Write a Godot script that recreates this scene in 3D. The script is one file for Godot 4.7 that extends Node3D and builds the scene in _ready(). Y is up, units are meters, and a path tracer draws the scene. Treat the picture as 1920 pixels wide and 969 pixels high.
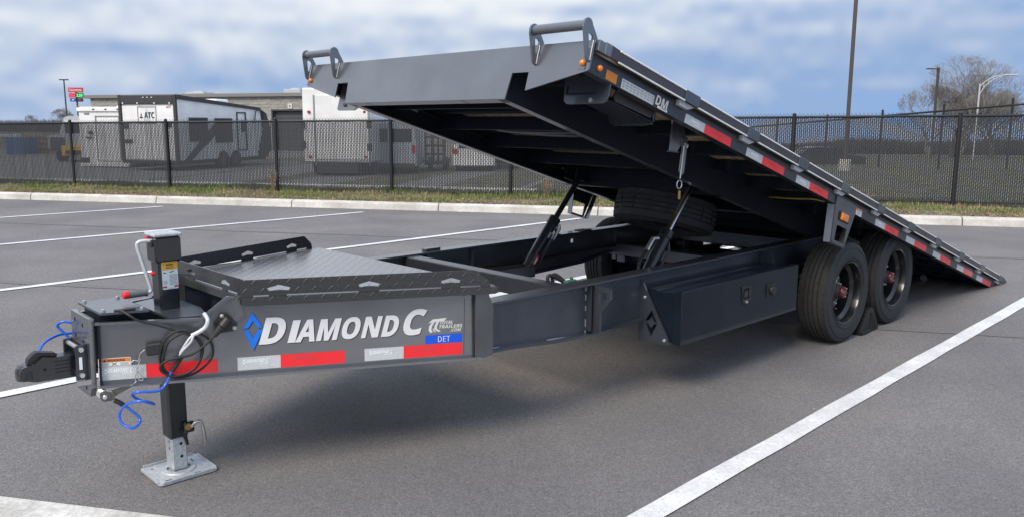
extends Node3D

# Hydraulic tilt-deck equipment trailer in a striped parking lot, kerb and slatted chain-link fence behind.
# World axes follow the trailer: x runs from coupler (-) to tail (+), y up, z towards the viewer's side.

class B:
	# collects faces in a SurfaceTool; t places them, face() turns each outwards
	var s := SurfaceTool.new()
	var t := Transform3D()
	var g := 1
	func _init():
		s.begin(Mesh.PRIMITIVE_TRIANGLES)
		flat()
	func flat():
		s.set_smooth_group(-1)
	func smooth():
		g += 1
		s.set_smooth_group(g)
	func tri(a: Vector3, b: Vector3, c: Vector3, out: Vector3):
		var n := (b - a).cross(c - a)
		if n.dot(out) > 0.0:
			var q := b
			b = c
			c = q
		var flip := t.basis.determinant() < 0.0
		s.add_vertex(t * a)
		s.add_vertex(t * (c if flip else b))
		s.add_vertex(t * (b if flip else c))
	func face(p: Array, out: Vector3):
		for i in range(1, p.size() - 1):
			tri(p[0], p[i], p[i + 1], out)
	func box(c: Vector3, size: Vector3, e := 0.0, bas := Basis()):
		var keep := t
		t = t * Transform3D(bas, c)
		var h := size * 0.5
		e = minf(e, minf(h.x, minf(h.y, h.z)) * 0.6)
		for a in 3:
			var u: int = (a + 1) % 3
			var v: int = (a + 2) % 3
			for sg in [-1.0, 1.0]:
				var p := []
				for q in [[-1, -1], [1, -1], [1, 1], [-1, 1]]:
					var w := Vector3()
					w[a] = sg * h[a]
					w[u] = q[0] * (h[u] - e)
					w[v] = q[1] * (h[v] - e)
					p.append(w)
				var o := Vector3()
				o[a] = sg
				face(p, o)
			if e > 0.0:
				for su in [-1.0, 1.0]:
					for sv in [-1.0, 1.0]:
						var p := []
						for q in [[0, -1], [0, 1], [1, 1], [1, -1]]:
							var w := Vector3()
							w[a] = q[1] * (h[a] - e)
							w[u] = su * (h[u] - (e if q[0] == 1 else 0.0))
							w[v] = sv * (h[v] - (e if q[0] == 0 else 0.0))
							p.append(w)
						var o := Vector3()
						o[u] = su
						o[v] = sv
						face(p, o)
		if e > 0.0:
			for sx in [-1.0, 1.0]:
				for sy in [-1.0, 1.0]:
					for sz in [-1.0, 1.0]:
						face([Vector3(sx * h.x, sy * (h.y - e), sz * (h.z - e)), Vector3(sx * (h.x - e), sy * h.y, sz * (h.z - e)), Vector3(sx * (h.x - e), sy * (h.y - e), sz * h.z)], Vector3(sx, sy, sz))
		t = keep
	func prism(poly: PackedVector2Array, z0: float, z1: float, holes := [], bas := Transform3D()):
		# a plate: outline in local xy from z0 to z1, with holes
		var keep := t
		t = t * bas
		if Geometry2D.is_polygon_clockwise(poly):
			poly.reverse()
		var parts := [poly]
		for hole in holes:
			if Geometry2D.is_polygon_clockwise(hole):
				hole.reverse()
			var m := Vector2()
			for q in hole:
				m += q
			m /= hole.size()
			var next := []
			for pc in parts:
				if Geometry2D.intersect_polygons(pc, hole).is_empty():
					next.append(pc)
					continue
				for r in [[m.x - 50.0, m.x], [m.x, m.x + 50.0]]:
					var half := PackedVector2Array([Vector2(r[0], -50), Vector2(r[1], -50), Vector2(r[1], 50), Vector2(r[0], 50)])
					for piece in Geometry2D.intersect_polygons(pc, half):
						for cut in Geometry2D.clip_polygons(piece, hole):
							if not Geometry2D.is_polygon_clockwise(cut):
								next.append(cut)
			parts = next
		flat()
		for pc in parts:
			var ix := Geometry2D.triangulate_polygon(pc)
			for k in range(0, ix.size(), 3):
				var a: Vector2 = pc[ix[k]]
				var b: Vector2 = pc[ix[k + 1]]
				var c: Vector2 = pc[ix[k + 2]]
				tri(Vector3(a.x, a.y, z1), Vector3(b.x, b.y, z1), Vector3(c.x, c.y, z1), Vector3(0, 0, z1 - z0))
				tri(Vector3(a.x, a.y, z0), Vector3(b.x, b.y, z0), Vector3(c.x, c.y, z0), Vector3(0, 0, z0 - z1))
		var rims := [poly]
		rims.append_array(holes)
		for k in rims.size():
			var r: PackedVector2Array = rims[k]
			for i in r.size():
				var a := r[i]
				var b := r[(i + 1) % r.size()]
				var o := Vector3(b.y - a.y, a.x - b.x, 0) * (1.0 if k == 0 else -1.0)
				face([Vector3(a.x, a.y, z0), Vector3(b.x, b.y, z0), Vector3(b.x, b.y, z1), Vector3(a.x, a.y, z1)], o)
		t = keep
	func lathe(prof: Array, segs: int, bas := Transform3D(), notch := {}):
		# profile of (radius, height) round local y; each band smooth round the axis, creased between bands unless it is gentle
		var keep := t
		t = t * bas
		for i in prof.size() - 1:
			var a: Vector2 = prof[i]
			var b: Vector2 = prof[i + 1]
			if i > 0:
				var d0: Vector2 = (a - prof[i - 1]).normalized()
				if d0.dot((b - a).normalized()) < 0.86:
					smooth()
			else:
				smooth()
			for k in segs:
				var u0 := TAU * k / segs
				var u1 := TAU * (k + 1) / segs
				var drop := 0.0
				if notch.has(i) and (k % int(notch[i]) == 0):
					drop = 0.006
				var p := [_r(a, u0, drop), _r(a, u1, drop), _r(b, u1, drop), _r(b, u0, drop)]
				var d := b - a
				var um := (u0 + u1) * 0.5
				var o := Vector3(cos(um) * d.y, -d.x, sin(um) * d.y)
				if a.x < 1e-6:
					tri(p[0], p[2], p[3], o)
				elif b.x < 1e-6:
					tri(p[0], p[1], p[2], o)
				else:
					face(p, o)
		flat()
		t = keep
	func _r(q: Vector2, u: float, drop: float) -> Vector3:
		return Vector3(cos(u) * (q.x - drop), q.y, sin(u) * (q.x - drop))
	func cyl(a: Vector3, b: Vector3, r: float, segs := 16, r2 := -1.0, e := 0.0):
		var y := (b - a).normalized()
		var x := y.cross(Vector3(0.31, 0.2, 0.93)).normalized()
		var l := (b - a).length()
		if r2 < 0.0:
			r2 = r
		var prof := [Vector2(0, 0), Vector2(r - e, 0)]
		if e > 0.0:
			prof.append(Vector2(r, e))
			prof.append(Vector2(r2, l - e))
		else:
			prof.append(Vector2(r2, l))
		if e > 0.0:
			prof.append(Vector2(r2 - e, l))
		prof.append(Vector2(0, l))
		lathe(prof, segs, Transform3D(Basis(x, y, x.cross(y)), a))
	func tube(p: Array, r: float, segs := 8):
		# a round bar along points
		smooth()
		var n := p.size()
		var rings := []
		var up := Vector3(0.1, 0.9, 0.3).normalized()
		for i in n:
			var d: Vector3 = (p[mini(i + 1, n - 1)] - p[maxi(i - 1, 0)]).normalized()
			var x := d.cross(up)
			if x.length() < 0.05:
				x = d.cross(Vector3(1, 0, 0))
			x = x.normalized()
			up = x.cross(d).normalized()
			var ring := []
			for k in segs:
				var u := TAU * k / segs
				ring.append(p[i] + (x * cos(u) + up * sin(u)) * r)
			rings.append(ring)
		for i in n - 1:
			for k in segs:
				var k2 := (k + 1) % segs
				var o: Vector3 = rings[i][k] + rings[i][k2] - p[i] * 2.0
				face([rings[i][k], rings[i][k2], rings[i + 1][k2], rings[i + 1][k]], o)
		flat()
		face(rings[0], p[0] - p[1])
		face(rings[n - 1], p[n - 1] - p[n - 2])
	func ball(c: Vector3, r: Vector3, segs := 16):
		var prof := []
		var m := segs / 2
		for i in m + 1:
			var u := PI * i / m - PI / 2
			prof.append(Vector2(cos(u) if i > 0 and i < m else 0.0, sin(u)))
		lathe(prof, segs, Transform3D(Basis.from_scale(r), c))
	func text(str: String, font: Font, r: Rect2, z: float, depth: float, shear := 0.0):
		var tm := TextMesh.new()
		tm.text = str
		tm.font = font
		tm.font_size = 64
		tm.pixel_size = 0.01
		tm.curve_step = 1.5
		tm.depth = 0.1
		var ar := tm.surface_get_arrays(0)
		var v: PackedVector3Array = ar[Mesh.ARRAY_VERTEX]
		var ix: PackedInt32Array = ar[Mesh.ARRAY_INDEX] if ar[Mesh.ARRAY_INDEX] != null else PackedInt32Array(range(v.size()))
		var lo := Vector2(1e9, 1e9)
		var hi := Vector2(-1e9, -1e9)
		for i in v.size():
			v[i].x += v[i].y * shear
			lo = Vector2(minf(lo.x, v[i].x), minf(lo.y, v[i].y))
			hi = Vector2(maxf(hi.x, v[i].x), maxf(hi.y, v[i].y))
		var sc := r.size / (hi - lo)
		flat()
		for i in ix.size():
			var q := v[ix[i]]
			s.add_vertex(t * Vector3(r.position.x + (q.x - lo.x) * sc.x, r.position.y + (q.y - lo.y) * sc.y, z + (depth if q.z > 0.0 else 0.0)))
	func mesh() -> ArrayMesh:
		s.generate_normals()
		return s.commit()

var M := {}
var bold: SystemFont
var plain: SystemFont
var heavy: FontVariation
var used := {}
var rng := RandomNumberGenerator.new()

func numbered(n: String, parent: Node) -> String:
	var key := str(parent.get_instance_id()) + n
	var k: int = used.get(key, 0)
	used[key] = k + 1
	return n if k == 0 else "%s_%03d" % [n, k]

func put(called: String, b, m: Material, parent: Node = self, kind := "") -> MeshInstance3D:
	var o := MeshInstance3D.new()
	o.name = numbered(called, parent)
	o.mesh = b.mesh() if b is B else b
	o.material_override = m
	parent.add_child(o, true)
	if kind:
		o.set_meta("kind", kind)
	return o

func thing(called: String, label: String, category: String, group := "", at := Vector3.ZERO) -> Node3D:
	var o := Node3D.new()
	o.name = numbered(called, self)
	add_child(o, true)
	o.position = at
	return tag(o, label, category, group)

func tag(o: Node3D, label: String, category: String, group := "") -> Node3D:
	o.set_meta("label", label)
	o.set_meta("category", category)
	if group:
		o.set_meta("group", group)
	return o

func part(called: String, parent: Node, label := "") -> Node3D:
	var o := Node3D.new()
	o.name = numbered(called, parent)
	parent.add_child(o, true)
	if label:
		o.set_meta("label", label)
	return o

func mm(called: String, mesh: Mesh, m: Material, xf: Array, cols: Array, parent: Node = self) -> MultiMeshInstance3D:
	var k := MultiMesh.new()
	k.transform_format = MultiMesh.TRANSFORM_3D
	k.use_colors = cols.size() > 0
	k.mesh = mesh
	k.instance_count = xf.size()
	for i in xf.size():
		k.set_instance_transform(i, xf[i])
		if cols.size() > 0:
			k.set_instance_color(i, cols[i])
	var o := MultiMeshInstance3D.new()
	o.name = numbered(called, parent)
	o.multimesh = k
	o.material_override = m
	parent.add_child(o, true)
	o.set_meta("kind", "stuff")
	return o

func lin(r: float, g: float, b: float) -> Color:
	return Color(r, g, b).linear_to_srgb()

func mat(called: String, c: Color, rough := 0.6, metal := 0.0, coat := 0.0, coat_rough := 0.1) -> StandardMaterial3D:
	var m := StandardMaterial3D.new()
	m.resource_name = called
	m.albedo_color = c
	m.roughness = rough
	m.metallic = metal
	if coat > 0.0:
		m.clearcoat_enabled = true
		m.clearcoat = coat
		m.clearcoat_roughness = coat_rough
	M[called] = m
	return m

func v2(a: Array) -> PackedVector2Array:
	var p := PackedVector2Array()
	for i in range(0, a.size(), 2):
		p.append(Vector2(a[i], a[i + 1]))
	return p

func disc(c: Vector2, r: float, n := 12) -> PackedVector2Array:
	var p := PackedVector2Array()
	for i in n:
		p.append(c + Vector2(cos(TAU * i / n), sin(TAU * i / n)) * r)
	return p

func curve(pts: Array, steps := 6) -> Array:
	# a smooth line through the points
	var out := []
	for i in pts.size() - 1:
		var p0: Vector3 = pts[maxi(i - 1, 0)]
		var p1: Vector3 = pts[i]
		var p2: Vector3 = pts[i + 1]
		var p3: Vector3 = pts[mini(i + 2, pts.size() - 1)]
		for k in steps:
			out.append(p1.cubic_interpolate(p2, p0, p3, float(k) / steps))
	out.append(pts[-1])
	return out

# ---------------------------------------------------------------- textures

func speckle(size: int, seed_: int, weights: Array, lo: float, hi: float, sparse := 0.0) -> Image:
	# several octaves of white noise, coarse ones enlarged smoothly
	var r := RandomNumberGenerator.new()
	r.seed = seed_
	var layers := []
	for k in weights.size():
		var n := size >> k
		var bytes := PackedByteArray()
		bytes.resize(n * n)
		for i in n * n:
			bytes[i] = r.randi() & 255
		var im := Image.create_from_data(n, n, false, Image.FORMAT_L8, bytes)
		if k > 0:
			im.resize(size, size, Image.INTERPOLATE_CUBIC)
		layers.append(im.get_data())
	var out := PackedByteArray()
	out.resize(size * size)
	var total := 0.0
	for w in weights:
		total += w
	for i in size * size:
		var v := 0.0
		for k in weights.size():
			v += (layers[k][i] / 255.0) * weights[k]
		v /= total
		if sparse > 0.0 and layers[0][i] > 255 - int(sparse * 255.0):
			v = v * 0.4 + 0.62
		out[i] = int(clampf(lerpf(lo, hi, v), 0.0, 1.0) * 255.0)
	return Image.create_from_data(size, size, false, Image.FORMAT_L8, out)

func tex(im: Image) -> ImageTexture:
	return ImageTexture.create_from_image(im)

func noise_tex(size: int, freq: float, seed_: int, lo: Color, hi: Color, octaves := 4) -> NoiseTexture2D:
	var n := FastNoiseLite.new()
	n.noise_type = FastNoiseLite.TYPE_SIMPLEX_SMOOTH
	n.frequency = freq
	n.seed = seed_
	n.fractal_octaves = octaves
	var t := NoiseTexture2D.new()
	t.width = size
	t.height = size
	t.seamless = true
	t.noise = n
	var gr := Gradient.new()
	gr.set_color(0, lo)
	gr.set_color(1, hi)
	t.color_ramp = gr
	return t

func triplanar(m: StandardMaterial3D, metres: float, world := true):
	m.uv1_triplanar = true
	m.uv1_world_triplanar = world
	m.uv1_scale = Vector3.ONE / metres

func detail(m: StandardMaterial3D, t: Texture2D, metres: float):
	m.detail_enabled = true
	m.detail_albedo = t
	m.detail_blend_mode = BaseMaterial3D.BLEND_MODE_MUL
	m.detail_uv_layer = BaseMaterial3D.DETAIL_UV_2
	m.uv2_triplanar = true
	m.uv2_world_triplanar = true
	m.uv2_scale = Vector3.ONE / metres

func tread_image() -> Image:
	# diamond plate: raised lugs leaning left and right by turns
	var n := 192
	var im := Image.create(n, n, false, Image.FORMAT_L8)
	for y in n:
		for x in n:
			var h := 0.0
			for q in [[0.25, 0.25, 1.0], [0.75, 0.75, 1.0], [0.75, 0.25, -1.0], [0.25, 0.75, -1.0]]:
				for ox in [-1, 0, 1]:
					for oy in [-1, 0, 1]:
						var d := Vector2(float(x) / n - q[0] + ox, float(y) / n - q[1] + oy)
						var a := Vector2(0.7071, 0.7071 * q[2])
						var al := clampf(d.dot(a), -0.15, 0.15)
						var w := 0.055 * (1.0 - 0.5 * absf(al) / 0.15)
						h = maxf(h, clampf(1.3 - (d - a * al).length() / w, 0.0, 1.0))
			im.set_pixel(x, y, Color(h, h, h))
	return im

func make_materials():
	bold = SystemFont.new()
	bold.font_names = ["Droid Sans"]
	bold.font_weight = 700
	heavy = FontVariation.new()
	heavy.base_font = bold
	heavy.variation_embolden = 0.7
	plain = SystemFont.new()
	plain.font_names = ["Droid Sans"]
	var orange_peel := speckle(256, 5, [0.3, 0.5, 1.0, 1.0], 0.3, 0.7)
	var smudge := noise_tex(512, 0.006, 3, Color(0.72, 0.72, 0.72), Color(1, 1, 1), 5)
	var dust := noise_tex(512, 0.009, 8, Color(0.87, 0.865, 0.86), Color(1.0, 1.0, 1.0), 5)
	var p := mat("charcoal_paint", lin(0.255, 0.265, 0.285), 0.29, 0.82, 0.6, 0.04)
	p.albedo_texture = dust
	triplanar(p, 2.3)
	p = mat("frame_paint", lin(0.12, 0.135, 0.165), 0.38, 0.75, 0.5, 0.1)
	p.albedo_texture = dust
	triplanar(p, 1.7)
	p = mat("dark_paint", lin(0.012, 0.016, 0.026), 0.45, 0.0, 0.12, 0.14)
	p.metallic_specular = 0.3
	p.albedo_texture = dust
	triplanar(p, 1.9)
	p = mat("rail_paint", lin(0.06, 0.066, 0.08), 0.4, 0.6, 0.3, 0.12)
	p.albedo_texture = dust
	triplanar(p, 1.5)
	p = mat("rub_rail_paint", lin(0.085, 0.075, 0.08), 0.42, 0.5, 0.2, 0.15)
	p.albedo_texture = dust
	triplanar(p, 1.1)
	p = mat("box_paint", lin(0.011, 0.018, 0.03), 0.3, 0.0, 0.3, 0.06)
	p.metallic_specular = 0.22
	p.albedo_texture = dust
	triplanar(p, 1.3)
	p = mat("jack_paint", lin(0.013, 0.015, 0.019), 0.38, 0.0, 0.5, 0.12)
	p.albedo_texture = smudge
	triplanar(p, 0.8)
	mat("black_plastic", lin(0.02, 0.02, 0.021), 0.5)
	mat("cord_rubber", lin(0.012, 0.012, 0.013), 0.5)
	mat("hole_black", lin(0.006, 0.006, 0.007), 0.9)
	var tread := tex(tread_image())
	p = mat("tread_black", lin(0.03, 0.031, 0.033), 0.4, 0.0, 0.5, 0.18)
	p.heightmap_enabled = true
	p.heightmap_texture = tread
	p.heightmap_scale = 0.2
	triplanar(p, 0.078, false)
	p = mat("tread_floor", lin(0.24, 0.24, 0.26), 0.3, 0.6, 0.4, 0.2)
	p.heightmap_enabled = true
	p.heightmap_texture = tread
	p.heightmap_scale = 1.0
	triplanar(p, 0.07, false)
	p = mat("tyre_rubber", lin(0.032, 0.035, 0.04), 0.72)
	p.albedo_texture = noise_tex(256, 0.02, 31, Color(0.75, 0.75, 0.76), Color(1, 1, 1), 5)
	p.normal_enabled = true
	var bump := orange_peel.duplicate()
	bump.convert(Image.FORMAT_RGBA8)
	bump.bump_map_to_normal_map(2.0)
	p.normal_texture = tex(bump)
	p.normal_scale = 0.35
	triplanar(p, 0.3, false)
	p = mat("tread_rubber", lin(0.05, 0.049, 0.048), 0.85)
	p.albedo_texture = noise_tex(256, 0.03, 33, Color(0.72, 0.72, 0.72), Color(1, 1, 1), 5)
	triplanar(p, 0.35, false)
	mat("rim_black", lin(0.007, 0.007, 0.009), 0.28, 0.0, 0.35, 0.05)
	mat("hub_red", lin(0.17, 0.045, 0.048), 0.35, 0.4)
	mat("hub_grey", lin(0.12, 0.11, 0.105), 0.5, 0.5)
	mat("chrome", lin(0.62, 0.62, 0.63), 0.18, 1.0)
	mat("zinc", lin(0.6, 0.6, 0.6), 0.35, 0.85)
	mat("brass", lin(0.5, 0.3, 0.12), 0.35, 0.9)
	p = mat("galvanized", lin(0.62, 0.64, 0.65), 0.5, 0.3)
	p.albedo_texture = noise_tex(256, 0.03, 21, Color(0.8, 0.82, 0.84), Color(1, 1, 1), 4)
	triplanar(p, 0.25)
	mat("weld_bead", lin(0.33, 0.33, 0.33), 0.3, 0.7)
	mat("tape_red", lin(0.88, 0.012, 0.022), 0.35, 0.0, 0.4, 0.15)
	mat("tape_red_print", lin(0.6, 0.07, 0.07), 0.4)
	p = mat("tape_white", lin(0.72, 0.745, 0.77), 0.4, 0.0, 0.3, 0.2)
	p.albedo_texture = tex(speckle(256, 77, [1.0, 0.7, 0.4], 0.72, 1.05))
	triplanar(p, 0.22)
	mat("tape_white_print", lin(0.88, 0.9, 0.92), 0.5)
	p = mat("letter_silver", lin(0.74, 0.745, 0.75), 0.4, 0.0, 0.3, 0.15)
	mat("letter_shadow", lin(0.02, 0.02, 0.022), 0.5)
	mat("emblem_blue", lin(0.004, 0.18, 0.8), 0.3, 0.1, 0.6, 0.1)
	mat("emblem_dark_blue", lin(0.004, 0.02, 0.09), 0.4)
	mat("sticker_blue", lin(0.004, 0.09, 0.72), 0.45)
	mat("sticker_white", lin(0.7, 0.7, 0.68), 0.5)
	mat("sticker_pale", lin(0.55, 0.62, 0.65), 0.45)
	mat("sticker_orange", lin(0.68, 0.2, 0.04), 0.5)
	mat("sticker_yellow", lin(0.6, 0.33, 0.04), 0.45)
	mat("sticker_red", lin(0.42, 0.03, 0.05), 0.5)
	mat("print_black", lin(0.02, 0.02, 0.02), 0.6)
	mat("print_grey", lin(0.25, 0.28, 0.3), 0.6)
	mat("cable_blue", lin(0.008, 0.11, 0.6), 0.3, 0.0, 0.5, 0.1)
	mat("grip_red", lin(0.7, 0.02, 0.03), 0.45)
	mat("grip_grey", lin(0.11, 0.125, 0.14), 0.55)
	mat("crank_white", lin(0.6, 0.62, 0.63), 0.35, 0.2)
	mat("lens_amber", lin(0.72, 0.2, 0.012), 0.2, 0.0, 0.8, 0.05)
	mat("reflector_amber", lin(0.6, 0.2, 0.01), 0.3)
	mat("valve_green", lin(0.04, 0.13, 0.1), 0.4)
	mat("hose_yellow", lin(0.34, 0.24, 0.04), 0.5)
	mat("lug_steel", lin(0.55, 0.56, 0.57), 0.3, 0.25)
	var woodt := noise_tex(512, 0.008, 12, Color(0.6, 0.55, 0.5), Color(1, 1, 1), 5)
	for k in 4:
		p = mat("plank_wood_%d" % k, lin(0.56 + 0.05 * k, 0.45 + 0.04 * k, 0.31 + 0.035 * k), 0.8)
		p.albedo_texture = woodt
		triplanar(p, 1.0, false)
		p.uv1_scale = Vector3(0.5, 6.0, 9.0)
		p.uv1_offset = Vector3(0.21 * k, 0.37 * k, 0.13 * k)
	# --- setting
	var fine := speckle(1024, 41, [1.0, 0.9, 0.5, 0.2], 0.5, 1.06, 0.012)
	var a := mat("asphalt", lin(0.38, 0.365, 0.358), 0.92)
	a.albedo_texture = tex(fine)
	var fb: Image = speckle(1024, 41, [0.8, 1.0, 0.6], 0.0, 1.0)
	fb.convert(Image.FORMAT_RGBA8)
	fb.bump_map_to_normal_map(5.0)
	a.normal_enabled = true
	a.normal_texture = tex(fb)
	a.normal_scale = 0.7
	triplanar(a, 2.1)
	detail(a, noise_tex(1024, 0.006, 14, Color(0.84, 0.84, 0.85), Color(1.0, 0.995, 0.99), 6), 13.0)
	a = mat("asphalt_seam", lin(0.265, 0.254, 0.249), 0.95)
	a.albedo_texture = tex(fine)
	triplanar(a, 1.9)
	a = mat("lot_asphalt", lin(0.2, 0.198, 0.195), 0.95)
	a = mat("line_paint", lin(0.92, 0.92, 0.9), 0.75)
	a.albedo_texture = tex(speckle(512, 19, [0.7, 0.7, 0.8, 0.5], 0.8, 1.06))
	triplanar(a, 1.1)
	detail(a, noise_tex(512, 0.012, 52, Color(0.88, 0.88, 0.89), Color(1, 1, 1), 5), 2.2)
	a = mat("kerb_concrete", lin(0.92, 0.905, 0.865), 0.9)
	a.albedo_texture = tex(speckle(512, 23, [0.6, 0.7, 0.8, 0.6, 0.5], 0.72, 1.1))
	triplanar(a, 1.6)
	detail(a, noise_tex(512, 0.01, 53, Color(0.74, 0.73, 0.71), Color(1, 1, 1), 6), 3.1)
	a = mat("kerb_joint", lin(0.12, 0.115, 0.11), 0.95)
	a = mat("soil", lin(0.34, 0.3, 0.21), 0.95)
	a.albedo_texture = tex(speckle(512, 29, [0.5, 0.8, 1.0, 0.8, 0.6], 0.3, 1.3))
	triplanar(a, 2.0)
	detail(a, noise_tex(512, 0.012, 54, Color(0.55, 0.6, 0.5), Color(1, 1, 1), 6), 6.0)
	a = mat("grass_blade", Color.WHITE, 0.8)
	a.vertex_color_use_as_albedo = true
	a.backlight_enabled = true
	a.backlight = Color(0.25, 0.3, 0.12)
	a = mat("twig", lin(0.22, 0.2, 0.19), 0.9)
	a = mat("wood_mass", Color.WHITE, 0.95)
	a.vertex_color_use_as_albedo = true
	mat("fence_black", lin(0.017, 0.018, 0.022), 0.45)
	mat("slat_black", lin(0.048, 0.051, 0.058), 0.5)
	p = mat("block_wall", lin(0.36, 0.355, 0.33), 0.95)
	p.albedo_texture = tex(speckle(512, 61, [0.2, 0.4, 0.8, 1.0, 0.5], 0.55, 1.3))
	triplanar(p, 6.0)
	p.uv1_scale = Vector3(0.12, 0.5, 0.12)
	mat("coping", lin(0.2, 0.195, 0.185), 0.6)
	mat("roll_door", lin(0.075, 0.08, 0.085), 0.6)
	p = mat("white_panel", lin(0.92, 0.93, 0.94), 0.4, 0.0, 0.3, 0.2)
	p.albedo_texture = dust
	triplanar(p, 4.0)
	mat("grey_panel", lin(0.42, 0.46, 0.5), 0.4, 0.0, 0.3, 0.2)
	mat("trim_dark", lin(0.045, 0.045, 0.048), 0.5)
	mat("window_dark", lin(0.012, 0.013, 0.016), 0.3)
	mat("pole_bronze", lin(0.075, 0.062, 0.06), 0.5, 0.2)
	mat("pole_white", lin(0.5, 0.51, 0.53), 0.4)
	mat("sign_red", lin(0.55, 0.05, 0.07), 0.5)
	mat("sign_blue", lin(0.03, 0.1, 0.35), 0.5)
	mat("sign_dark", lin(0.03, 0.035, 0.04), 0.5)
	var e := mat("digits_red", lin(0.6, 0.02, 0.05), 0.5)
	e.emission_enabled = true
	e.emission = lin(0.9, 0.02, 0.08)
	e.emission_energy_multiplier = 0.7
	e = mat("digits_green", lin(0.03, 0.6, 0.1), 0.5)
	e.emission_enabled = true
	e.emission = lin(0.03, 0.9, 0.12)
	e.emission_energy_multiplier = 0.7
	mat("car_dark", lin(0.03, 0.033, 0.04), 0.3, 0.2, 0.8, 0.06)
	mat("bus_yellow", lin(0.62, 0.36, 0.03), 0.45)
	mat("container_blue", lin(0.03, 0.13, 0.3), 0.6)
	mat("lumber", lin(0.34, 0.22, 0.12), 0.85)
	mat("lumber_dark", lin(0.16, 0.11, 0.07), 0.85)
	mat("dry_weed", lin(0.24, 0.17, 0.1), 0.9)
	mat("tail_red", lin(0.4, 0.02, 0.02), 0.3)

# ---------------------------------------------------------------- camera, sky, sun

const CAM := Vector3(-6.7127, 1.7007, 3.9047)
const YAW := 0.80493
const PITCH := 0.16400
const ROLL := 0.0035
const FOCAL := 1539.42
const SUN_TO := Vector3(-1.0, 1.05, 0.22)

# frame of the kerb: a runs along it, b away from the parking lot
const K0 := Vector3(-2.344, 0, -16.87)
const KA := Vector3(0.5538, 0, 0.8327)
const KB := Vector3(0.8327, 0, -0.5538)

func kp(a: float, b: float, y := 0.0) -> Vector3:
	return K0 + KA * a + KB * b + Vector3(0, y, 0)

func kbasis() -> Basis:
	return Basis(KA, Vector3.UP, -KB)

func ab_of(p: Vector3) -> Vector2:
	return Vector2((p - K0).dot(KA), (p - K0).dot(KB))

func make_camera():
	var fw := Vector3(cos(YAW) * cos(PITCH), -sin(PITCH), -sin(YAW) * cos(PITCH))
	var rt := Vector3(sin(YAW), 0, cos(YAW))
	var up := rt.cross(fw)
	var c := Camera3D.new()
	c.name = "camera"
	add_child(c)
	c.transform = Transform3D(Basis(rt * cos(ROLL) + up * sin(ROLL), up * cos(ROLL) - rt * sin(ROLL), -fw), CAM)
	c.keep_aspect = Camera3D.KEEP_HEIGHT
	c.fov = rad_to_deg(2.0 * atan(484.5 / FOCAL))
	c.near = 0.05
	c.far = 3000.0
	c.current = true

var n_big := FastNoiseLite.new()
var n_fine := FastNoiseLite.new()

func sky_colour(d: Vector3) -> Color:
	# a layered, streaked cloud sheet, thin and blue low on the left, thick and white higher up
	var fwd := Vector3(0.695, 0, -0.72)
	var rgt := Vector3(0.72, 0, 0.695)
	var el := asin(clampf(d.y, 0.0, 1.0))
	var flat_ := Vector2(d.dot(rgt), d.dot(fwd)).normalized()
	var across := clampf(d.dot(rgt) / 0.55, -1.0, 1.0)
	var high := clampf(el / 0.15, 0.0, 1.0)
	# near the horizon the layers are seen edge on; overhead they are seen from below
	var over := smoothstep(0.2, 0.6, el)
	var tilt := el - 0.035 * flat_.x
	var ring := Vector3(flat_.x * 2.4, tilt * 13.0, flat_.y * 2.4)
	var top := Vector3(d.x, 3.0, d.z) * (1.6 / (d.y + 0.35))
	var q := ring.lerp(top, over)
	var warp := n_big.get_noise_3d(q.x + 9.0, q.y * 1.3, q.z) * 0.8
	var big := n_big.get_noise_3d(q.x + warp * 0.5, q.y + warp, q.z)
	var streak := n_fine.get_noise_3d(q.x * 1.5 + warp * 0.4, q.y * 5.2 + warp * 1.2, q.z * 1.5)
	var wisp := n_fine.get_noise_3d(q.x * 2.6 - 20.0, q.y * 12.0 + warp * 2.0, q.z * 3.2)
	var s := 0.10 + 0.21 * (across + 1.0) + high * (0.62 - 0.24 * across * across - 0.08 * across)
	s = lerpf(s, 0.62, over)
	var curl := n_fine.get_noise_3d(q.x * 6.0 + 11.0, q.y * 28.0 + warp * 4.0, q.z * 7.0)
	s += curl * 0.16 * (0.4 + s) + big * 0.4 + streak * 0.42 * (0.55 + 0.6 * high) + wisp * 0.3
	s = clampf(s, 0.0, 1.0)
	var blue := Color(0.185, 0.36, 0.68)
	var grey := Color(0.45, 0.565, 0.775)
	var white := Color(0.85, 0.895, 0.95)
	# an overcast sky grows brighter towards the zenith
	var lift := 1.0 + 0.85 * maxf(d.y - 0.1, 0.0)
	var c := blue.lerp(grey, s * 2.0) if s < 0.5 else grey.lerp(white, s * 2.0 - 1.0)
	return Color(c.r * lift, c.g * lift, c.b * lift)

func make_sky() -> Sky:
	n_big.seed = 21
	n_big.frequency = 0.5
	n_big.fractal_octaves = 4
	n_fine.seed = 9
	n_fine.frequency = 0.9
	n_fine.fractal_octaves = 6
	n_fine.fractal_gain = 0.58
	var w := 512
	var h := 256
	var im := Image.create(w, h, false, Image.FORMAT_RGBF)
	for y in h:
		for x in w:
			im.set_pixel(x, y, sky_colour(pano_dir((x + 0.5) / w, minf((y + 0.5) / h, 0.5))))
	im.resize(4096, 2048, Image.INTERPOLATE_CUBIC)
	for y in range(850, 1024):
		for x in 4096:
			var d := pano_dir((x + 0.5) / 4096.0, (y + 0.5) / 2048.0)
			if d.x * 0.695 - d.z * 0.72 > 0.62:
				im.set_pixel(x, y, sky_colour(d))
	var m := PanoramaSkyMaterial.new()
	m.panorama = ImageTexture.create_from_image(im)
	var s := Sky.new()
	s.sky_material = m
	return s

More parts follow.
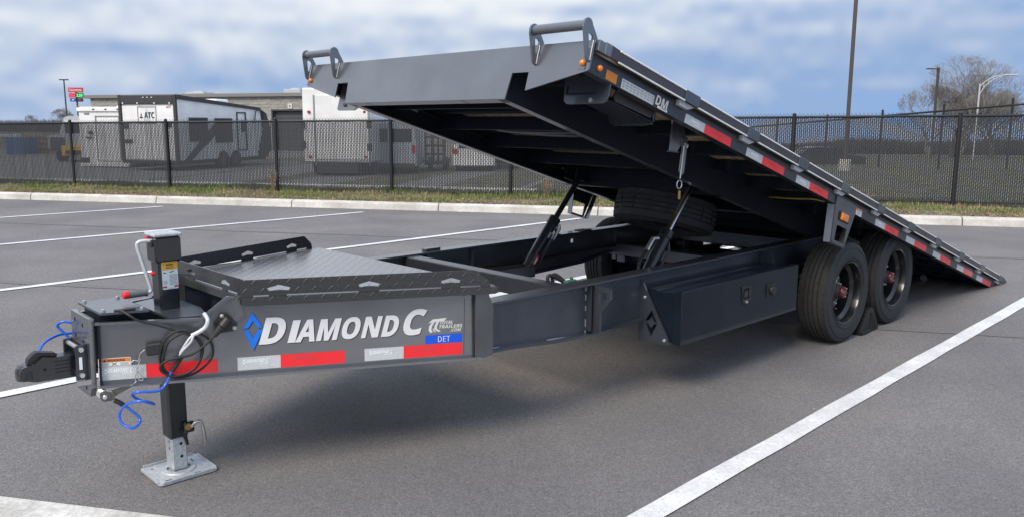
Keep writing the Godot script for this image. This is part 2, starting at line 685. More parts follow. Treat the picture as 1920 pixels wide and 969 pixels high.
func pano_dir(u: float, v: float) -> Vector3:
	var az := (u - 0.5) * TAU
	var el := (0.5 - v) * PI
	return Vector3(sin(az) * cos(el), sin(el), -cos(az) * cos(el))

func make_light():
	var env := Environment.new()
	env.background_mode = Environment.BG_SKY
	env.sky = make_sky()
	env.background_energy_multiplier = 0.32
	env.tonemap_mode = Environment.TONE_MAPPER_LINEAR
	env.tonemap_exposure = 3.0
	env.sdfgi_enabled = true
	env.ssao_enabled = true
	env.ssil_enabled = true
	var we := WorldEnvironment.new()
	we.name = "environment"
	we.environment = env
	add_child(we)
	var sun := DirectionalLight3D.new()
	sun.name = "sun"
	add_child(sun)
	sun.look_at_from_position(SUN_TO.normalized() * 50.0, Vector3.ZERO)
	sun.light_color = Color(1.0, 0.945, 0.87)
	sun.light_energy = 0.36
	sun.light_angular_distance = 26.0
	sun.shadow_enabled = true

# ---------------------------------------------------------------- ground

func ground_y(a: float, b: float) -> float:
	var y := 0.125
	if b < 0.05:
		return -0.08
	y += 0.05 * smoothstep(0.1, 1.8, b) + 0.015 * sin(a * 1.7) * smoothstep(0.2, 1.0, b)
	y -= 0.42 * smoothstep(2.2, 8.0, b)
	y -= 0.028 * clampf(b - 24.0, 0.0, 2000.0) * smoothstep(-30.0, 20.0, a)
	return y

func sheet(called: String, m: Material, as_: Array, bs: Array, y0: Callable, parent: Node = self) -> MeshInstance3D:
	var b := B.new()
	b.smooth()
	for i in as_.size() - 1:
		for j in bs.size() - 1:
			var p := []
			for q in [[i, j], [i + 1, j], [i + 1, j + 1], [i, j + 1]]:
				p.append(kp(as_[q[0]], bs[q[1]], y0.call(as_[q[0]], bs[q[1]])))
			b.face(p, Vector3.UP)
	return put(called, b, m, parent, "structure")

func steps(lo: float, hi: float, step: float) -> Array:
	var o := []
	var x := lo
	while x < hi - 1e-4:
		o.append(x)
		x += step
	o.append(hi)
	return o

func make_ground():
	var as_ := [-900.0, -400.0, -200.0, -100.0, -60.0, -40.0, -30.0]
	as_.append_array(steps(-24, 36, 1.0))
	as_.append_array([40.0, 50.0, 60.0, 80.0, 120.0, 200.0, 400.0, 900.0])
	var bs := [0.04, 0.1, 0.3, 0.6, 1.0, 1.4, 1.8, 2.2, 3.0, 4.0, 5.0, 6.0, 7.0, 8.0, 10.0, 12.0, 16.0, 20.0, 24.0, 30.0, 40.0, 60.0, 90.0, 130.0, 184.0, 260.0, 500.0, 1000.0]
	sheet("ground", M.soil, as_, bs, ground_y)
	sheet("ground", M.soil, [-900.0, -400.0, 400.0, 900.0], [-900.0, -300.0, 0.05], func(_a, _b): return -0.08)
	sheet("parking_lot", M.asphalt, [-140.0, -40.0, -8.0, 0.0, 8.0, 16.0, 24.0, 40.0, 140.0], [-140.0, -40.0, -12.0, -8.0, -4.0, 0.03], func(_a, _b): return 0.0)
	sheet("rear_lot", M.lot_asphalt, steps(-70, 10, 4.0), [8.2, 12.0, 20.0, 30.0, 45.0], func(a, b): return ground_y(a, b) + 0.006)
	# paving joints of the asphalt, parallel to the kerb
	for q in [[-3.57, 0.11], [-7.88, 0.13]]:
		var b := B.new()
		var w: float = q[1]
		var aa := steps(-22, 40, 0.5)
		for i in aa.size() - 1:
			var w0: float = q[0] + 0.018 * sin(aa[i] * 2.1) + 0.01 * sin(aa[i] * 5.3)
			var w1: float = q[0] + 0.018 * sin(aa[i + 1] * 2.1) + 0.01 * sin(aa[i + 1] * 5.3)
			b.face([kp(aa[i], w0 - w / 2, 0.004), kp(aa[i + 1], w1 - w / 2, 0.004), kp(aa[i + 1], w1 + w / 2, 0.004), kp(aa[i], w0 + w / 2, 0.004)], Vector3.UP)
		put("paving_joint", b, M.asphalt_seam, self, "structure")
	# stall lines
	var dir := Vector3(cos(-0.0244), 0, -sin(0.0244))
	var across := Vector3(dir.z, 0, -dir.x)
	for z in [1.8477, -1.97, -5.6628, -9.1955, -12.85, -16.45, -20.0, 5.6]:
		var p0 := Vector3(-2, 0, z)
		var f := ab_of(p0)
		var reach := (-0.55 - f.y) / dir.dot(KB)
		var b := B.new()
		var n := 40
		for i in n:
			var x0 := lerpf(reach - 15.0, reach, float(i) / n)
			var x1 := lerpf(reach - 15.0, reach, float(i + 1) / n)
			b.face([p0 + dir * x0 - across * (0.058 + 0.003 * sin(i * 2.3 + z)), p0 + dir * x1 - across * (0.058 + 0.003 * sin(i * 2.3 + 2.3 + z)), p0 + dir * x1 + across * (0.06 + 0.003 * cos(i * 1.7 + 1.7 + z)), p0 + dir * x0 + across * (0.06 + 0.003 * cos(i * 1.7 + z))], Vector3.UP)
		b.t = Transform3D()
		var o := put("parking_line", b, M.line_paint, self, "structure")
		o.position.y = 0.008
	# concrete strip on the near side
	var cs := part("concrete_gutter", self)
	cs.set_meta("kind", "structure")
	for k in range(-4, 14):
		var b := B.new()
		b.box(Vector3(0, 0, 0), Vector3(2.985, 0.1, 1.6), 0.006)
		var o := put("slab", b, M.kerb_concrete, cs)
		o.transform = Transform3D(kbasis(), kp(k * 3.0 + 1.1, -13.01, -0.036))
	var fk := B.new()
	for k in 26:
		fk.box(Vector3(-70 + 3.1 * k + 1.54, 0, 0), Vector3(3.08, 0.16, 0.5), 0.01)
	var fo := put("far_kerb", fk, M.kerb_concrete, self, "structure")
	fo.transform = Transform3D(kbasis(), kp(0, 7.4, ground_y(-20, 7.4) + 0.02))
	# kerb: cast in lengths with open joints
	var kerb := part("kerb", self)
	kerb.set_meta("kind", "structure")
	var prof := v2([0.0, -0.1, 0.012, 0.0, 0.035, 0.105, 0.05, 0.128, 0.075, 0.14, 0.17, 0.145, 0.19, 0.138, 0.19, -0.1])
	for k in range(-10, 14):
		var b := B.new()
		b.prism(prof, 0.011, 3.089)
		var o := put("kerb_length", b, M.kerb_concrete, kerb)
		o.transform = Transform3D(Basis(KB, Vector3.UP, -KA), kp(0.75 + 3.1 * (k + 1), 0, 0))
	var jb := B.new()
	jb.prism(v2([0.01, -0.1, 0.04, 0.095, 0.06, 0.125, 0.17, 0.13, 0.17, -0.1]), -32, 50)
	var jo := put("joint_filler", jb, M.kerb_joint, kerb)
	jo.transform = Transform3D(Basis(KB, Vector3.UP, -KA), kp(0, 0, 0))

func make_grass():
	rng.seed = 77
	var bb := B.new()
	bb.smooth()
	for q in [[-0.0035, 0.0, 0.45, 0.14], [-0.0027, 0.45, 1.0, 0.5]]:
		if q[1] == 0.0:
			bb.tri(Vector3(-0.0035, 0, 0), Vector3(0.0035, 0, 0), Vector3(0.0026, 0.45, 0.12), Vector3(0, 0, 1))
			bb.tri(Vector3(-0.0035, 0, 0), Vector3(0.0026, 0.45, 0.12), Vector3(-0.0026, 0.45, 0.12), Vector3(0, 0, 1))
		else:
			bb.tri(Vector3(-0.0026, 0.45, 0.12), Vector3(0.0026, 0.45, 0.12), Vector3(0, 1, 0.5), Vector3(0, 0, 1))
	var blade := bb.mesh()
	var patch := FastNoiseLite.new()
	patch.seed = 4
	patch.frequency = 0.55
	var xf := []
	var cols := []
	for i in 150000:
		var a := rng.randf_range(-9, 27)
		var b := rng.randf_range(0.2, 3.4)
		var n := patch.get_noise_2d(a, b * 2.0)
		var green := clampf(0.33 - 0.12 * smoothstep(12.0, 17.0, a) + n * 1.3 + 0.25 * smoothstep(0.2, 1.2, b) - 0.25 * smoothstep(16.0, 19.0, a) * (1.0 - smoothstep(0.7, 1.1, b)), 0, 1)
		if rng.randf() > (0.25 + 0.75 * green) * (1.0 if b < 2.2 else 0.55):
			continue
		if b < 0.35 and rng.randf() < 0.6:
			continue
		var h := rng.randf_range(0.025, 0.08) * (0.6 + 0.6 * green)
		if absf(b - 1.7) < 0.25:
			h *= 1.5
		var wd := rng.randf_range(1.0, 2.0)
		var bas := Basis(Vector3.UP, rng.randf() * TAU) * Basis.from_scale(Vector3(wd, h, h))
		xf.append(Transform3D(bas, kp(a, b, ground_y(a, b) - 0.004)))
		var c := Color(0.36, 0.29, 0.16).lerp(Color(0.17, 0.21, 0.06), smoothstep(0.25, 0.75, green + rng.randf_range(-0.3, 0.3)))
		if n < -0.22 and rng.randf() < 0.6:
			c = Color(0.26, 0.13, 0.06).lerp(Color(0.3, 0.22, 0.12), rng.randf())
		cols.append(c * rng.randf_range(0.7, 1.3))
	mm("grass", blade, M.grass_blade, xf, cols)
	# fallen leaves and straw along the kerb
	var lb := B.new()
	lb.face([Vector3(-0.5, 0, 0), Vector3(0, 0.12, 0.35), Vector3(0.5, 0, 0), Vector3(0, 0.1, -0.35)], Vector3.UP)
	var leaf := lb.mesh()
	xf = []
	cols = []
	for i in 9000:
		var a := rng.randf_range(-6, 24)
		var b := 0.21 + absf(rng.randfn()) * 0.28
		if patch.get_noise_2d(a * 0.7 + 30.0, 3.0) < -0.05 and rng.randf() < 0.75:
			continue
		var bas := Basis(Vector3(rng.randf_range(-0.4, 0.4), 1, rng.randf_range(-0.4, 0.4)).normalized(), rng.randf() * TAU) * Basis.from_scale(Vector3.ONE * rng.randf_range(0.015, 0.05))
		xf.append(Transform3D(bas, kp(a, b, ground_y(a, b) + rng.randf_range(0.004, 0.03))))
		cols.append(Color(0.36, 0.17, 0.06).lerp(Color(0.4, 0.31, 0.18), rng.randf()) * rng.randf_range(0.5, 1.2))
	mm("leaf_litter", leaf, M.grass_blade, xf, cols)
	# loose pebbles on the asphalt
	var pb := B.new()
	pb.ball(Vector3.ZERO, Vector3(1, 0.6, 0.8), 6)
	xf = []
	cols = []
	for i in 420:
		var a := rng.randf_range(-4, 22)
		var b := rng.randf_range(-14.5, -0.2)
		var sz := 0.0025 + 0.005 * rng.randf() * rng.randf()
		xf.append(Transform3D(Basis(Vector3.UP, rng.randf() * TAU) * Basis.from_scale(Vector3.ONE * sz), kp(a, b, sz * 0.4)))
		cols.append(Color(0.5, 0.48, 0.44) * rng.randf_range(0.3, 1.5))
	mm("pebbles", pb.mesh(), M.wood_mass, xf, cols)
	# single dry weeds standing against the fence
	var spots := [[5.75, 1.5, 0.55, "thin brown dried weed standing before the fence left of the raised deck", 3], [11.95, 1.35, 0.5, "dried brown weed by the fence beside the far lift cylinder", 5], [17.9, 0.7, 0.34, "pale straw-coloured weed tuft by the kerb, beyond the trailer's tail", 7]]
	for q in spots:
		rng.seed = int(q[4])
		var b := B.new()
		var pale: bool = q[4] == 7
		for k in 9:
			var top := Vector3(rng.randf_range(-0.14, 0.14), q[2] * rng.randf_range(0.6, 1.0), rng.randf_range(-0.14, 0.14))
			if pale:
				top.x *= 2.2
			b.tube(curve([Vector3(top.x * 0.1, 0, top.z * 0.1), top * 0.5 + Vector3(0, 0.02, 0), top], 3), 0.004, 4)
			for m in 7:
				var w := top * rng.randf_range(0.3, 1.0)
				var o := Vector3(rng.randfn() * 0.022, rng.randf() * 0.02, rng.randfn() * 0.022)
				b.face([w, w + o + Vector3(0, 0.006, 0), w + o * 1.8, w + o - Vector3(0, 0.006, 0)], Vector3(0.1, 0.3, 1))
		var o := put("dry_weed", b, M.dry_weed if not pale else M.lumber)
		o.position = kp(q[0], q[1], ground_y(q[0], q[1]))
		tag(o, q[3], "weed")

# ---------------------------------------------------------------- fences

func fence_top(a: float) -> float:
	return 1.662 + 0.0102 * (a + 1.6)

func make_fence():
	var f := thing("chain_link_fence", "long black chain-link fence with privacy slats standing in the grass behind the kerb", "fence")
	var B1 := 1.7
	var posts := [-7.55, -4.85, -2.15, 0.51, 3.05, 5.78, 8.48, 11.12, 13.9, 16.71, 19.63, 22.4, 25.2]
	for a in posts:
		var b := B.new()
		var top := fence_top(a) + 0.03
		b.cyl(kp(a, B1 - 0.045, ground_y(a, B1) - 0.3), kp(a, B1 - 0.045, top - 0.01), 0.034, 14)
		b.ball(kp(a, B1 - 0.045, top - 0.01), Vector3(0.038, 0.03, 0.038), 12)
		put("fence_post", b, M.fence_black, f)
	var rail := B.new()
	var wire := B.new()
	for i in posts.size() - 1:
		rail.cyl(kp(posts[i], B1, fence_top(posts[i]) - 0.03), kp(posts[i + 1], B1, fence_top(posts[i + 1]) - 0.03), 0.024, 12)
		wire.cyl(kp(posts[i], B1 - 0.006, 0.215 + 0.002 * posts[i]), kp(posts[i + 1], B1 - 0.006, 0.215 + 0.002 * posts[i + 1]), 0.007, 6)
	put("top_rail", rail, M.fence_black, f)
	put("tension_wire", wire, M.fence_black, f)
	# slats, one to each column of the mesh
	var pitch := 0.0362
	var sb := B.new()
	sb.box(Vector3.ZERO, Vector3(1, 1, 1))
	var cube := sb.mesh()
	rng.seed = 5
	var xf := []
	var a := -7.5
	while a < 25.2:
		var lo := ground_y(a, B1) + 0.045 + rng.randf_range(-0.008, 0.008)
		var hi := fence_top(a) - 0.055 + rng.randf_range(-0.006, 0.006)
		var bas := Basis(KA.rotated(Vector3.UP, rng.randf_range(-0.12, 0.12)), Vector3.UP, -KB) * Basis.from_scale(Vector3(0.0242, hi - lo, 0.005))
		xf.append(Transform3D(bas, kp(a + rng.randf_range(-0.0015, 0.0015), B1, (lo + hi) / 2)))
		a += pitch
	mm("privacy_slats", cube, M.slat_black, xf, [], f)
	# woven wire: two sets of diagonals
	xf = []
	a = -9.0
	while a < 26.5:
		for sg in [-1.0, 1.0]:
			var lo := 0.19
			var hi := fence_top(a) + 0.035
			var len_ := (hi - lo) * 1.35
			var along: Vector3 = (KA * sg * 0.67 + Vector3.UP * 0.742).normalized()
			var bas := Basis(KB, along, KB.cross(along)) * Basis.from_scale(Vector3(0.0042, len_, 0.0042))
			xf.append(Transform3D(bas, kp(a, B1 - 0.006 * sg, (lo + hi) / 2)))
		a += pitch * 2.0
	mm("woven_wire", cube, M.fence_black, xf, [], f)
	# second fence farther off, plain wire
	var g := thing("chain_link_fence", "plain chain-link fence without slats, its top rail rising to the right behind the slatted fence", "fence")
	var p0 := Vector3(32.3, 0, -19.8)
	var p1 := Vector3(31.2, 0, 1.5)
	var rb := B.new()
	var n := 8
	var tops := []
	for i in n + 1:
		var s := float(i) / n
		var p := p0.lerp(p1, s)
		var y := lerpf(1.42, 3.1, s)
		tops.append(p + Vector3(0, y, 0))
		var b := B.new()
		b.cyl(Vector3(p.x, y - 2.6, p.z), p + Vector3(0, y + 0.28, 0), 0.05, 10)
		put("fence_post", b, M.fence_black, g)
	for i in n:
		rb.cyl(tops[i], tops[i + 1], 0.045, 8)
	put("top_rail", rb, M.fence_black, g)
	xf = []
	var dirf := (p1 - p0).normalized()
	var nf := dirf.cross(Vector3.UP)
	for i in 240:
		var s := (i + 0.5) / 240.0
		var y := lerpf(1.42, 3.1, s)
		for sg in [-1.0, 1.0]:
			var along: Vector3 = (dirf * sg * 0.6 + Vector3.UP * 0.8).normalized()
			xf.append(Transform3D(Basis(nf, along, nf.cross(along)) * Basis.from_scale(Vector3(0.005, 2.8, 0.005)), p0.lerp(p1, s) + Vector3(0, y - 1.15, 0)))
	mm("woven_wire", cube, M.fence_black, xf, [], g)

# ---------------------------------------------------------------- things behind the fence

func box_part(called: String, o: Node, m: Material, c: Vector3, size: Vector3, e := 0.01, label := "") -> MeshInstance3D:
	var b := B.new()
	b.box(c, size, e)
	var p := put(called, b, m, o)
	if label:
		p.set_meta("label", label)
	return p

func wheel_part(o: Node, c: Vector3, r: float, w: float, axis := Vector3(1, 0, 0)):
	var t := B.new()
	t.lathe([Vector2(r * 0.58, -w / 2), Vector2(r * 0.9, -w / 2), Vector2(r, -w * 0.36), Vector2(r, w * 0.36), Vector2(r * 0.9, w / 2), Vector2(r * 0.58, w / 2)], 24, Transform3D(Basis(Quaternion(Vector3.UP, axis)), c))
	var tm := put("wheel", t, M.tyre_rubber, o)
	var k := B.new()
	k.cyl(c - axis * w * 0.4, c + axis * w * 0.4, r * 0.58, 18)
	put("rim", k, M.hub_grey, tm)

func make_back():
	# ---- grey block building
	var o := thing("block_building", "long low grey split-face block building with flat coping behind the parked trailers", "building", "", Vector3(14.98, -0.5, -66.81))
	o.rotation.y = -1.1495
	var wall := part("wall", o)
	# the facade: courses of blocks stepped slightly so the light catches them
	var door0 := 17.47
	var door1 := 21.2
	var rows := 20
	for seg in [[0.0, door0, 0.0, 3.95], [door0, door1, 3.02, 3.95], [door1, 37.4, 0.0, 3.95]]:
		var b := B.new()
		rng.seed = 3
		var y: float = seg[2]
		while y < seg[3] - 0.01:
			var h := minf(0.2, seg[3] - y)
			var x: float = seg[0]
			while x < seg[1] - 0.01:
				var w := minf(rng.randf_range(0.7, 1.4), seg[1] - x)
				var d := rng.randf_range(0.0, 0.035)
				b.box(Vector3(x + w / 2, y + h / 2, -0.2 + d / 2), Vector3(w - 0.008, h - 0.008, 0.4 + d))
				x += w
			y += h
		put("block_course", b, M.block_wall, wall, "stuff")
	box_part("rear_wall", o, M.block_wall, Vector3(18.7, 1.975, -8.2), Vector3(37.4, 3.95, 15.5), 0.0)
	box_part("coping", o, M.coping, Vector3(18.55, 4.08, 0.02), Vector3(38.0, 0.26, 0.5), 0.02)
	var door := box_part("roll_up_door", o, M.roll_door, Vector3((door0 + door1) / 2, 1.45, -0.3), Vector3(door1 - door0 - 0.16, 2.9, 0.06))
	for k in 6:
		box_part("door_panel", door, M.roll_door, Vector3((door0 + door1) / 2, 0.28 + 0.48 * k, -0.25), Vector3(door1 - door0 - 0.2, 0.45, 0.05), 0.012)
	var fr := B.new()
	fr.box(Vector3(door0 + 0.04, 1.5, 0.0), Vector3(0.12, 3.1, 0.16), 0.01)
	fr.box(Vector3(door1 - 0.04, 1.5, 0.0), Vector3(0.12, 3.1, 0.16), 0.01)
	fr.box(Vector3((door0 + door1) / 2, 3.0, 0.0), Vector3(door1 - door0 - 0.04, 0.12, 0.16), 0.01)
	put("door_frame", fr, M.trim_dark, o)
	var num := box_part("number_plate", o, M.sticker_white, Vector3(19.08, 3.28, 0.06), Vector3(0.34, 0.34, 0.03))
	var nb := B.new()
	nb.text("9", bold, Rect2(18.99, 3.17, 0.16, 0.22), 0.078, 0.004)
	put("numeral", nb, M.print_black, num)
	for q in [[18.2, 1.5, 0.42], [19.9, 1.1, 0.34], [9.2, 1.8, 0.3]]:
		var unit := box_part("rooftop_unit", o, M.galvanized, Vector3(q[0], 4.1 + q[2] / 2, -2.0), Vector3(q[1], q[2], 1.2), 0.03)
		box_part("fan_cowl", unit, M.grey_panel, Vector3(q[0], 4.14 + q[2], -2.0), Vector3(q[1] * 0.5, 0.1, 0.5), 0.03)

	# ---- big toy hauler with lettered rear wall
	o = thing("toy_hauler_trailer", "large white toy hauler with black trim and lettered rear wall, roof sloping to the right", "trailer", "", Vector3(4.94, -0.25, -30.67))
	o.rotation.y = -1.065
	var W := 2.72
	var L := 6.2
	var side := v2([0, 0.42, 0, 2.92, -L + 0.7, 2.5, -L + 0.25, 2.32, -L, 1.7, -L - 0.1, 0.75, -L + 0.3, 0.42])
	var toside := Transform3D(Basis(Vector3(0, 0, 1), Vector3(0, 1, 0), Vector3(-1, 0, 0)), Vector3(0, 0, 0))
	var b := B.new()
	b.prism(side, -W + 0.03, -0.03, [], toside)
	put("body", b, M.white_panel, o)
	b = B.new()
	b.prism(v2([0.03, 2.8, 0.03, 2.97, -L + 0.68, 2.56, -L + 0.68, 2.44]), -W - 0.02, -W + 0.05, [], toside)
	b.prism(v2([0.03, 2.8, 0.03, 2.97, -L + 0.68, 2.56, -L + 0.68, 2.44]), -0.05, 0.02, [], toside)
	put("roof_trim", b, M.trim_dark, o)
	var rear := part("rear_frame", o)
	for q in [[0.06, 1.68, 0.12, 2.55], [W - 0.06, 1.68, 0.12, 2.55]]:
		box_part("frame_post", rear, M.trim_dark, Vector3(q[0], q[1], 0.03), Vector3(q[2], q[3], 0.12))
	box_part("frame_header", rear, M.trim_dark, Vector3(W / 2, 2.78, 0.03), Vector3(W - 0.25, 0.34, 0.12), 0.02)
	for k in 3:
		box_part("clearance_light", rear, M.sticker_white, Vector3(W / 2 - 0.12 + k * 0.2, 2.86, 0.1), Vector3(0.07, 0.035, 0.03))
	for k in [0.25, 0.95, 1.75, 2.45]:
		box_part("awning_light", rear, M.sticker_white, Vector3(k, 2.64, 0.1), Vector3(0.06, 0.06, 0.03))
	var ramp := box_part("ramp_door", o, M.white_panel, Vector3(W / 2, 1.5, 0.015), Vector3(W - 0.28, 2.1, 0.05), 0.02)
	var em := B.new()
	var frame_hole := v2([0.92, 1.88, 1.74, 1.88, 1.74, 2.48, 0.92, 2.48])
	em.prism(v2([0.88, 1.84, 1.78, 1.84, 1.78, 2.52, 0.88, 2.52]), 0.041, 0.05, [frame_hole])
	put("emblem_frame", em, M.print_grey, ramp)
	em = B.new()
	em.prism(v2([1.13, 1.86, 1.31, 2.46, 1.34, 2.46, 1.52, 1.86]), 0.041, 0.046)
	put("emblem_peak", em, M.sticker_pale, ramp)
	em = B.new()
	em.text("ATC", bold, Rect2(1.21, 2.06, 0.47, 0.24), 0.047, 0.01)
	em.prism(v2([0.97, 2.07, 1.15, 2.07, 1.1, 2.13, 1.02, 2.13]), 0.047, 0.056)
	em.prism(v2([1.03, 2.16, 1.09, 2.16, 1.06, 2.28]), 0.047, 0.056)
	put("lettering", em, M.print_black, ramp)
	em = B.new()
	em.text("ATC", bold, Rect2(2.24, 2.44, 0.26, 0.1), 0.041, 0.006, 0.3)
	put("red_lettering", em, M.sticker_red, ramp)
	for q in [[0.34, 1.16, 0.5, 0.14], [0.3, 1.75, 0.22, 0.18], [2.35, 1.8, 0.2, 0.16]]:
		box_part("hinge_block", ramp, M.trim_dark, Vector3(q[0], q[1], 0.05), Vector3(q[2], q[3], 0.06))
	for q in [[-0.75, 1.62, 1.15, 0.95], [-2.35, 1.58, 1.15, 1.0], [-4.15, 1.75, 0.34, 0.5]]:
		var win := box_part("window", o, M.trim_dark, Vector3(W, q[1], q[0] - q[2] / 2 + 0.1), Vector3(0.05, q[3], q[2]), 0.02)
		box_part("pane", win, M.window_dark, Vector3(W + 0.028, q[1], q[0] - q[2] / 2 + 0.1), Vector3(0.006, q[3] - 0.1, q[2] - 0.1))
	b = B.new()
	b.prism(v2([-3.75, 0.7, -4.4, 0.7, -4.4, 2.35, -3.75, 2.35]), -W - 0.012, -W + 0.02, [v2([-3.8, 0.75, -4.35, 0.75, -4.35, 2.3, -3.8, 2.3])], toside)
	put("entry_door", b, M.trim_dark, o)
	b = B.new()
	b.prism(v2([0.0, 0.42, -0.3, 0.42, -2.3, 1.9, -2.6, 1.9, -2.6, 1.6, -0.7, 0.42]), -W - 0.008, -W + 0.03, [], toside)
	b.prism(v2([-L + 0.7, 2.5, -L + 0.25, 2.32, -L, 1.7, -L - 0.1, 0.75, -L + 0.3, 0.42, -L + 1.0, 0.42, -L + 0.55, 1.6]), -W - 0.008, -W + 0.03, [], toside)
	put("dark_graphics", b, M.trim_dark, o)
	for z in [-2.75, -3.6]:
		wheel_part(o, Vector3(W - 0.12, 0.37, z), 0.37, 0.24)
	box_part("chassis", o, M.trim_dark, Vector3(W / 2, 0.36, -L / 2), Vector3(W - 0.3, 0.22, L - 0.4), 0.02)
	box_part("bumper", o, M.trim_dark, Vector3(W / 2, 0.36, 0.0), Vector3(W - 0.1, 0.12, 0.12), 0.02)
	for q in [[0.7, -2.2], [1.9, -3.4]]:
		box_part("roof_unit", o, M.white_panel, Vector3(q[0], 2.92 + q[1] * 0.075 + 0.1, q[1]), Vector3(0.8, 0.24, 0.9), 0.06)
	b = B.new()
	b.tube(curve([Vector3(W + 0.02, 1.9, -5.0), Vector3(W + 0.08, 2.3, -5.0), Vector3(W + 0.08, 2.42, -5.08), Vector3(W + 0.08, 2.42, -5.5), Vector3(W + 0.08, 2.3, -5.6), Vector3(W + 0.02, 1.95, -5.6)], 4), 0.025, 6)
	put("grab_handle", b, M.trim_dark, o)

	# ---- white cargo trailer on the left
	o = thing("cargo_trailer", "plain white cargo trailer with roof vent, left of the lettered toy hauler", "trailer", "", Vector3(4.37, -0.28, -34.0))
	o.rotation.y = -1.02
	box_part("body", o, M.white_panel, Vector3(1.2, 1.36, -2.5), Vector3(2.4, 2.4, 5.0), 0.05)
	box_part("top_rail", o, M.white_panel, Vector3(1.2, 2.45, 0.02), Vector3(2.42, 0.16, 0.1), 0.02)
	b = B.new()
	b.prism(v2([0.85, 0.3, 2.05, 0.3, 2.05, 2.2, 0.85, 2.2]), 0.0, 0.03, [v2([0.9, 0.34, 2.0, 0.34, 2.0, 2.16, 0.9, 2.16])])
	put("door_frame", b, M.print_grey, o)
	box_part("vent_plate", o, M.print_grey, Vector3(0.44, 2.29, 0.02), Vector3(0.24, 0.07, 0.04))
	for x in [0.15, 0.85, 1.45, 2.05]:
		box_part("clearance_light", o, M.reflector_amber if x < 0.3 else M.hub_grey, Vector3(x, 2.46 if x > 0.3 else 2.58, 0.08), Vector3(0.1, 0.05, 0.04))
	b = B.new()
	b.ball(Vector3(1.75, 2.55, -0.9), Vector3(0.45, 0.16, 0.45), 16)
	put("roof_vent", b, M.white_panel, o)
	for q in [[0.6, 1.5, 0.2, 0.12], [0.5, 1.3, 0.3, 0.06], [0.2, 0.35, 0.45, 0.22]]:
		box_part("latch", o, M.trim_dark, Vector3(q[0], q[1], 0.04), Vector3(q[2], q[3], 0.06))
	for x in [0.3, 2.1]:
		wheel_part(o, Vector3(x, 0.3, -2.4), 0.32, 0.2)
	box_part("bumper", o, M.sticker_white, Vector3(1.2, 0.16, 0.03), Vector3(2.4, 0.14, 0.12), 0.02)

	# ---- box truck and vehicles right of it
	o = thing("box_truck", "tall white box truck seen from the rear below the raised deck's far corner", "truck", "", Vector3(8.62, -0.3, -22.97))
	o.rotation.y = -0.86
	box_part("cargo_box", o, M.white_panel, Vector3(1.24, 1.87, -2.6), Vector3(2.48, 2.66, 5.2), 0.05)
	var dr := box_part("rear_door", o, M.white_panel, Vector3(1.45, 1.8, 0.02), Vector3(1.95, 2.3, 0.05), 0.02)
	b = B.new()
	b.box(Vector3(0.45, 1.7, 0.03), Vector3(0.05, 2.5, 0.06))
	b.box(Vector3(2.44, 1.7, 0.03), Vector3(0.05, 2.5, 0.06))
	put("door_track", b, M.print_grey, o)
	for q in [[0.25, 2.35], [0.25, 0.75], [2.3, 2.35], [2.3, 0.75]]:
		box_part("tail_light", o, M.tail_red, Vector3(q[0], q[1], 0.03), Vector3(0.1, 0.09, 0.05))
	for q in [[0.02, 1.9], [0.02, 1.2], [2.46, 1.9], [2.46, 1.1]]:
		box_part("hinge", o, M.trim_dark, Vector3(q[0], q[1], 0.03), Vector3(0.14, 0.26, 0.08))
	box_part("chassis", o, M.trim_dark, Vector3(1.24, 0.35, -2.4), Vector3(1.5, 0.4, 4.8), 0.02)
	for x in [0.25, 2.2]:
		wheel_part(o, Vector3(x, 0.42, -1.2), 0.42, 0.4)

	o = thing("cargo_van", "pale grey cargo van parked right of the white box truck", "van", "", Vector3(10.85, -0.3, -22.4))
	o.rotation.y = -0.765
	b = B.new()
	b.prism(v2([0.0, 0.35, 0.0, 1.2, 0.08, 1.85, 0.2, 1.95, 1.75, 1.95, 1.87, 1.85, 1.95, 1.2, 1.95, 0.35]), -4.6, 0)
	put("body", b, M.grey_panel, o)
	b = B.new()
	b.box(Vector3(0.5, 1.5, 0.0), Vector3(0.75, 0.5, 0.03), 0.01)
	b.box(Vector3(1.42, 1.5, 0.0), Vector3(0.75, 0.5, 0.03), 0.01)
	put("rear_window", b, M.window_dark, o)
	box_part("bumper", o, M.trim_dark, Vector3(0.97, 0.36, 0.04), Vector3(1.9, 0.2, 0.14), 0.04)
	for x in [0.08, 1.86]:
		box_part("tail_light", o, M.tail_red, Vector3(x, 1.0, 0.01), Vector3(0.12, 0.3, 0.05))
		wheel_part(o, Vector3(absf(x - 0.1) + 0.05, 0.32, -0.9), 0.33, 0.22)

	o = thing("rack_trailer", "dark landscaping trailer with open grid gate, right of the pale grey van", "trailer", "", Vector3(13.66, -0.3, -22.28))
	o.rotation.y = -0.765
	b = B.new()
	for x in [0.0, 0.27, 0.5, 0.75]:
		b.box(Vector3(x, 1.05, 0), Vector3(0.1, 1.5, 0.08))
	for y in [0.4, 0.75, 1.08, 1.42, 1.78]:
		b.box(Vector3(0.37, y, 0.0), Vector3(0.84, 0.09, 0.06))
	b.box(Vector3(0.37, 0.4, -1.2), Vector3(0.84, 0.14, 2.4))
	put("gate", b, M.trim_dark, o)
	for x in [0.05, 0.7]:
		wheel_part(o, Vector3(x, 0.28, -1.3), 0.3, 0.18)

	o = thing("hatchback", "white hatchback with red tail lights parked between the grid-gated trailer and a dark car", "car", "", Vector3(14.38, -0.3, -21.45))
	o.rotation.y = -0.765
	b = B.new()
	b.prism(v2([0.0, 0.3, -0.02, 0.85, 0.2, 1.5, 0.35, 1.58, 1.3, 1.58, 1.45, 1.5, 1.67, 0.85, 1.65, 0.3]), -3.9, 0)
	put("body", b, M.white_panel, o)
	b = B.new()
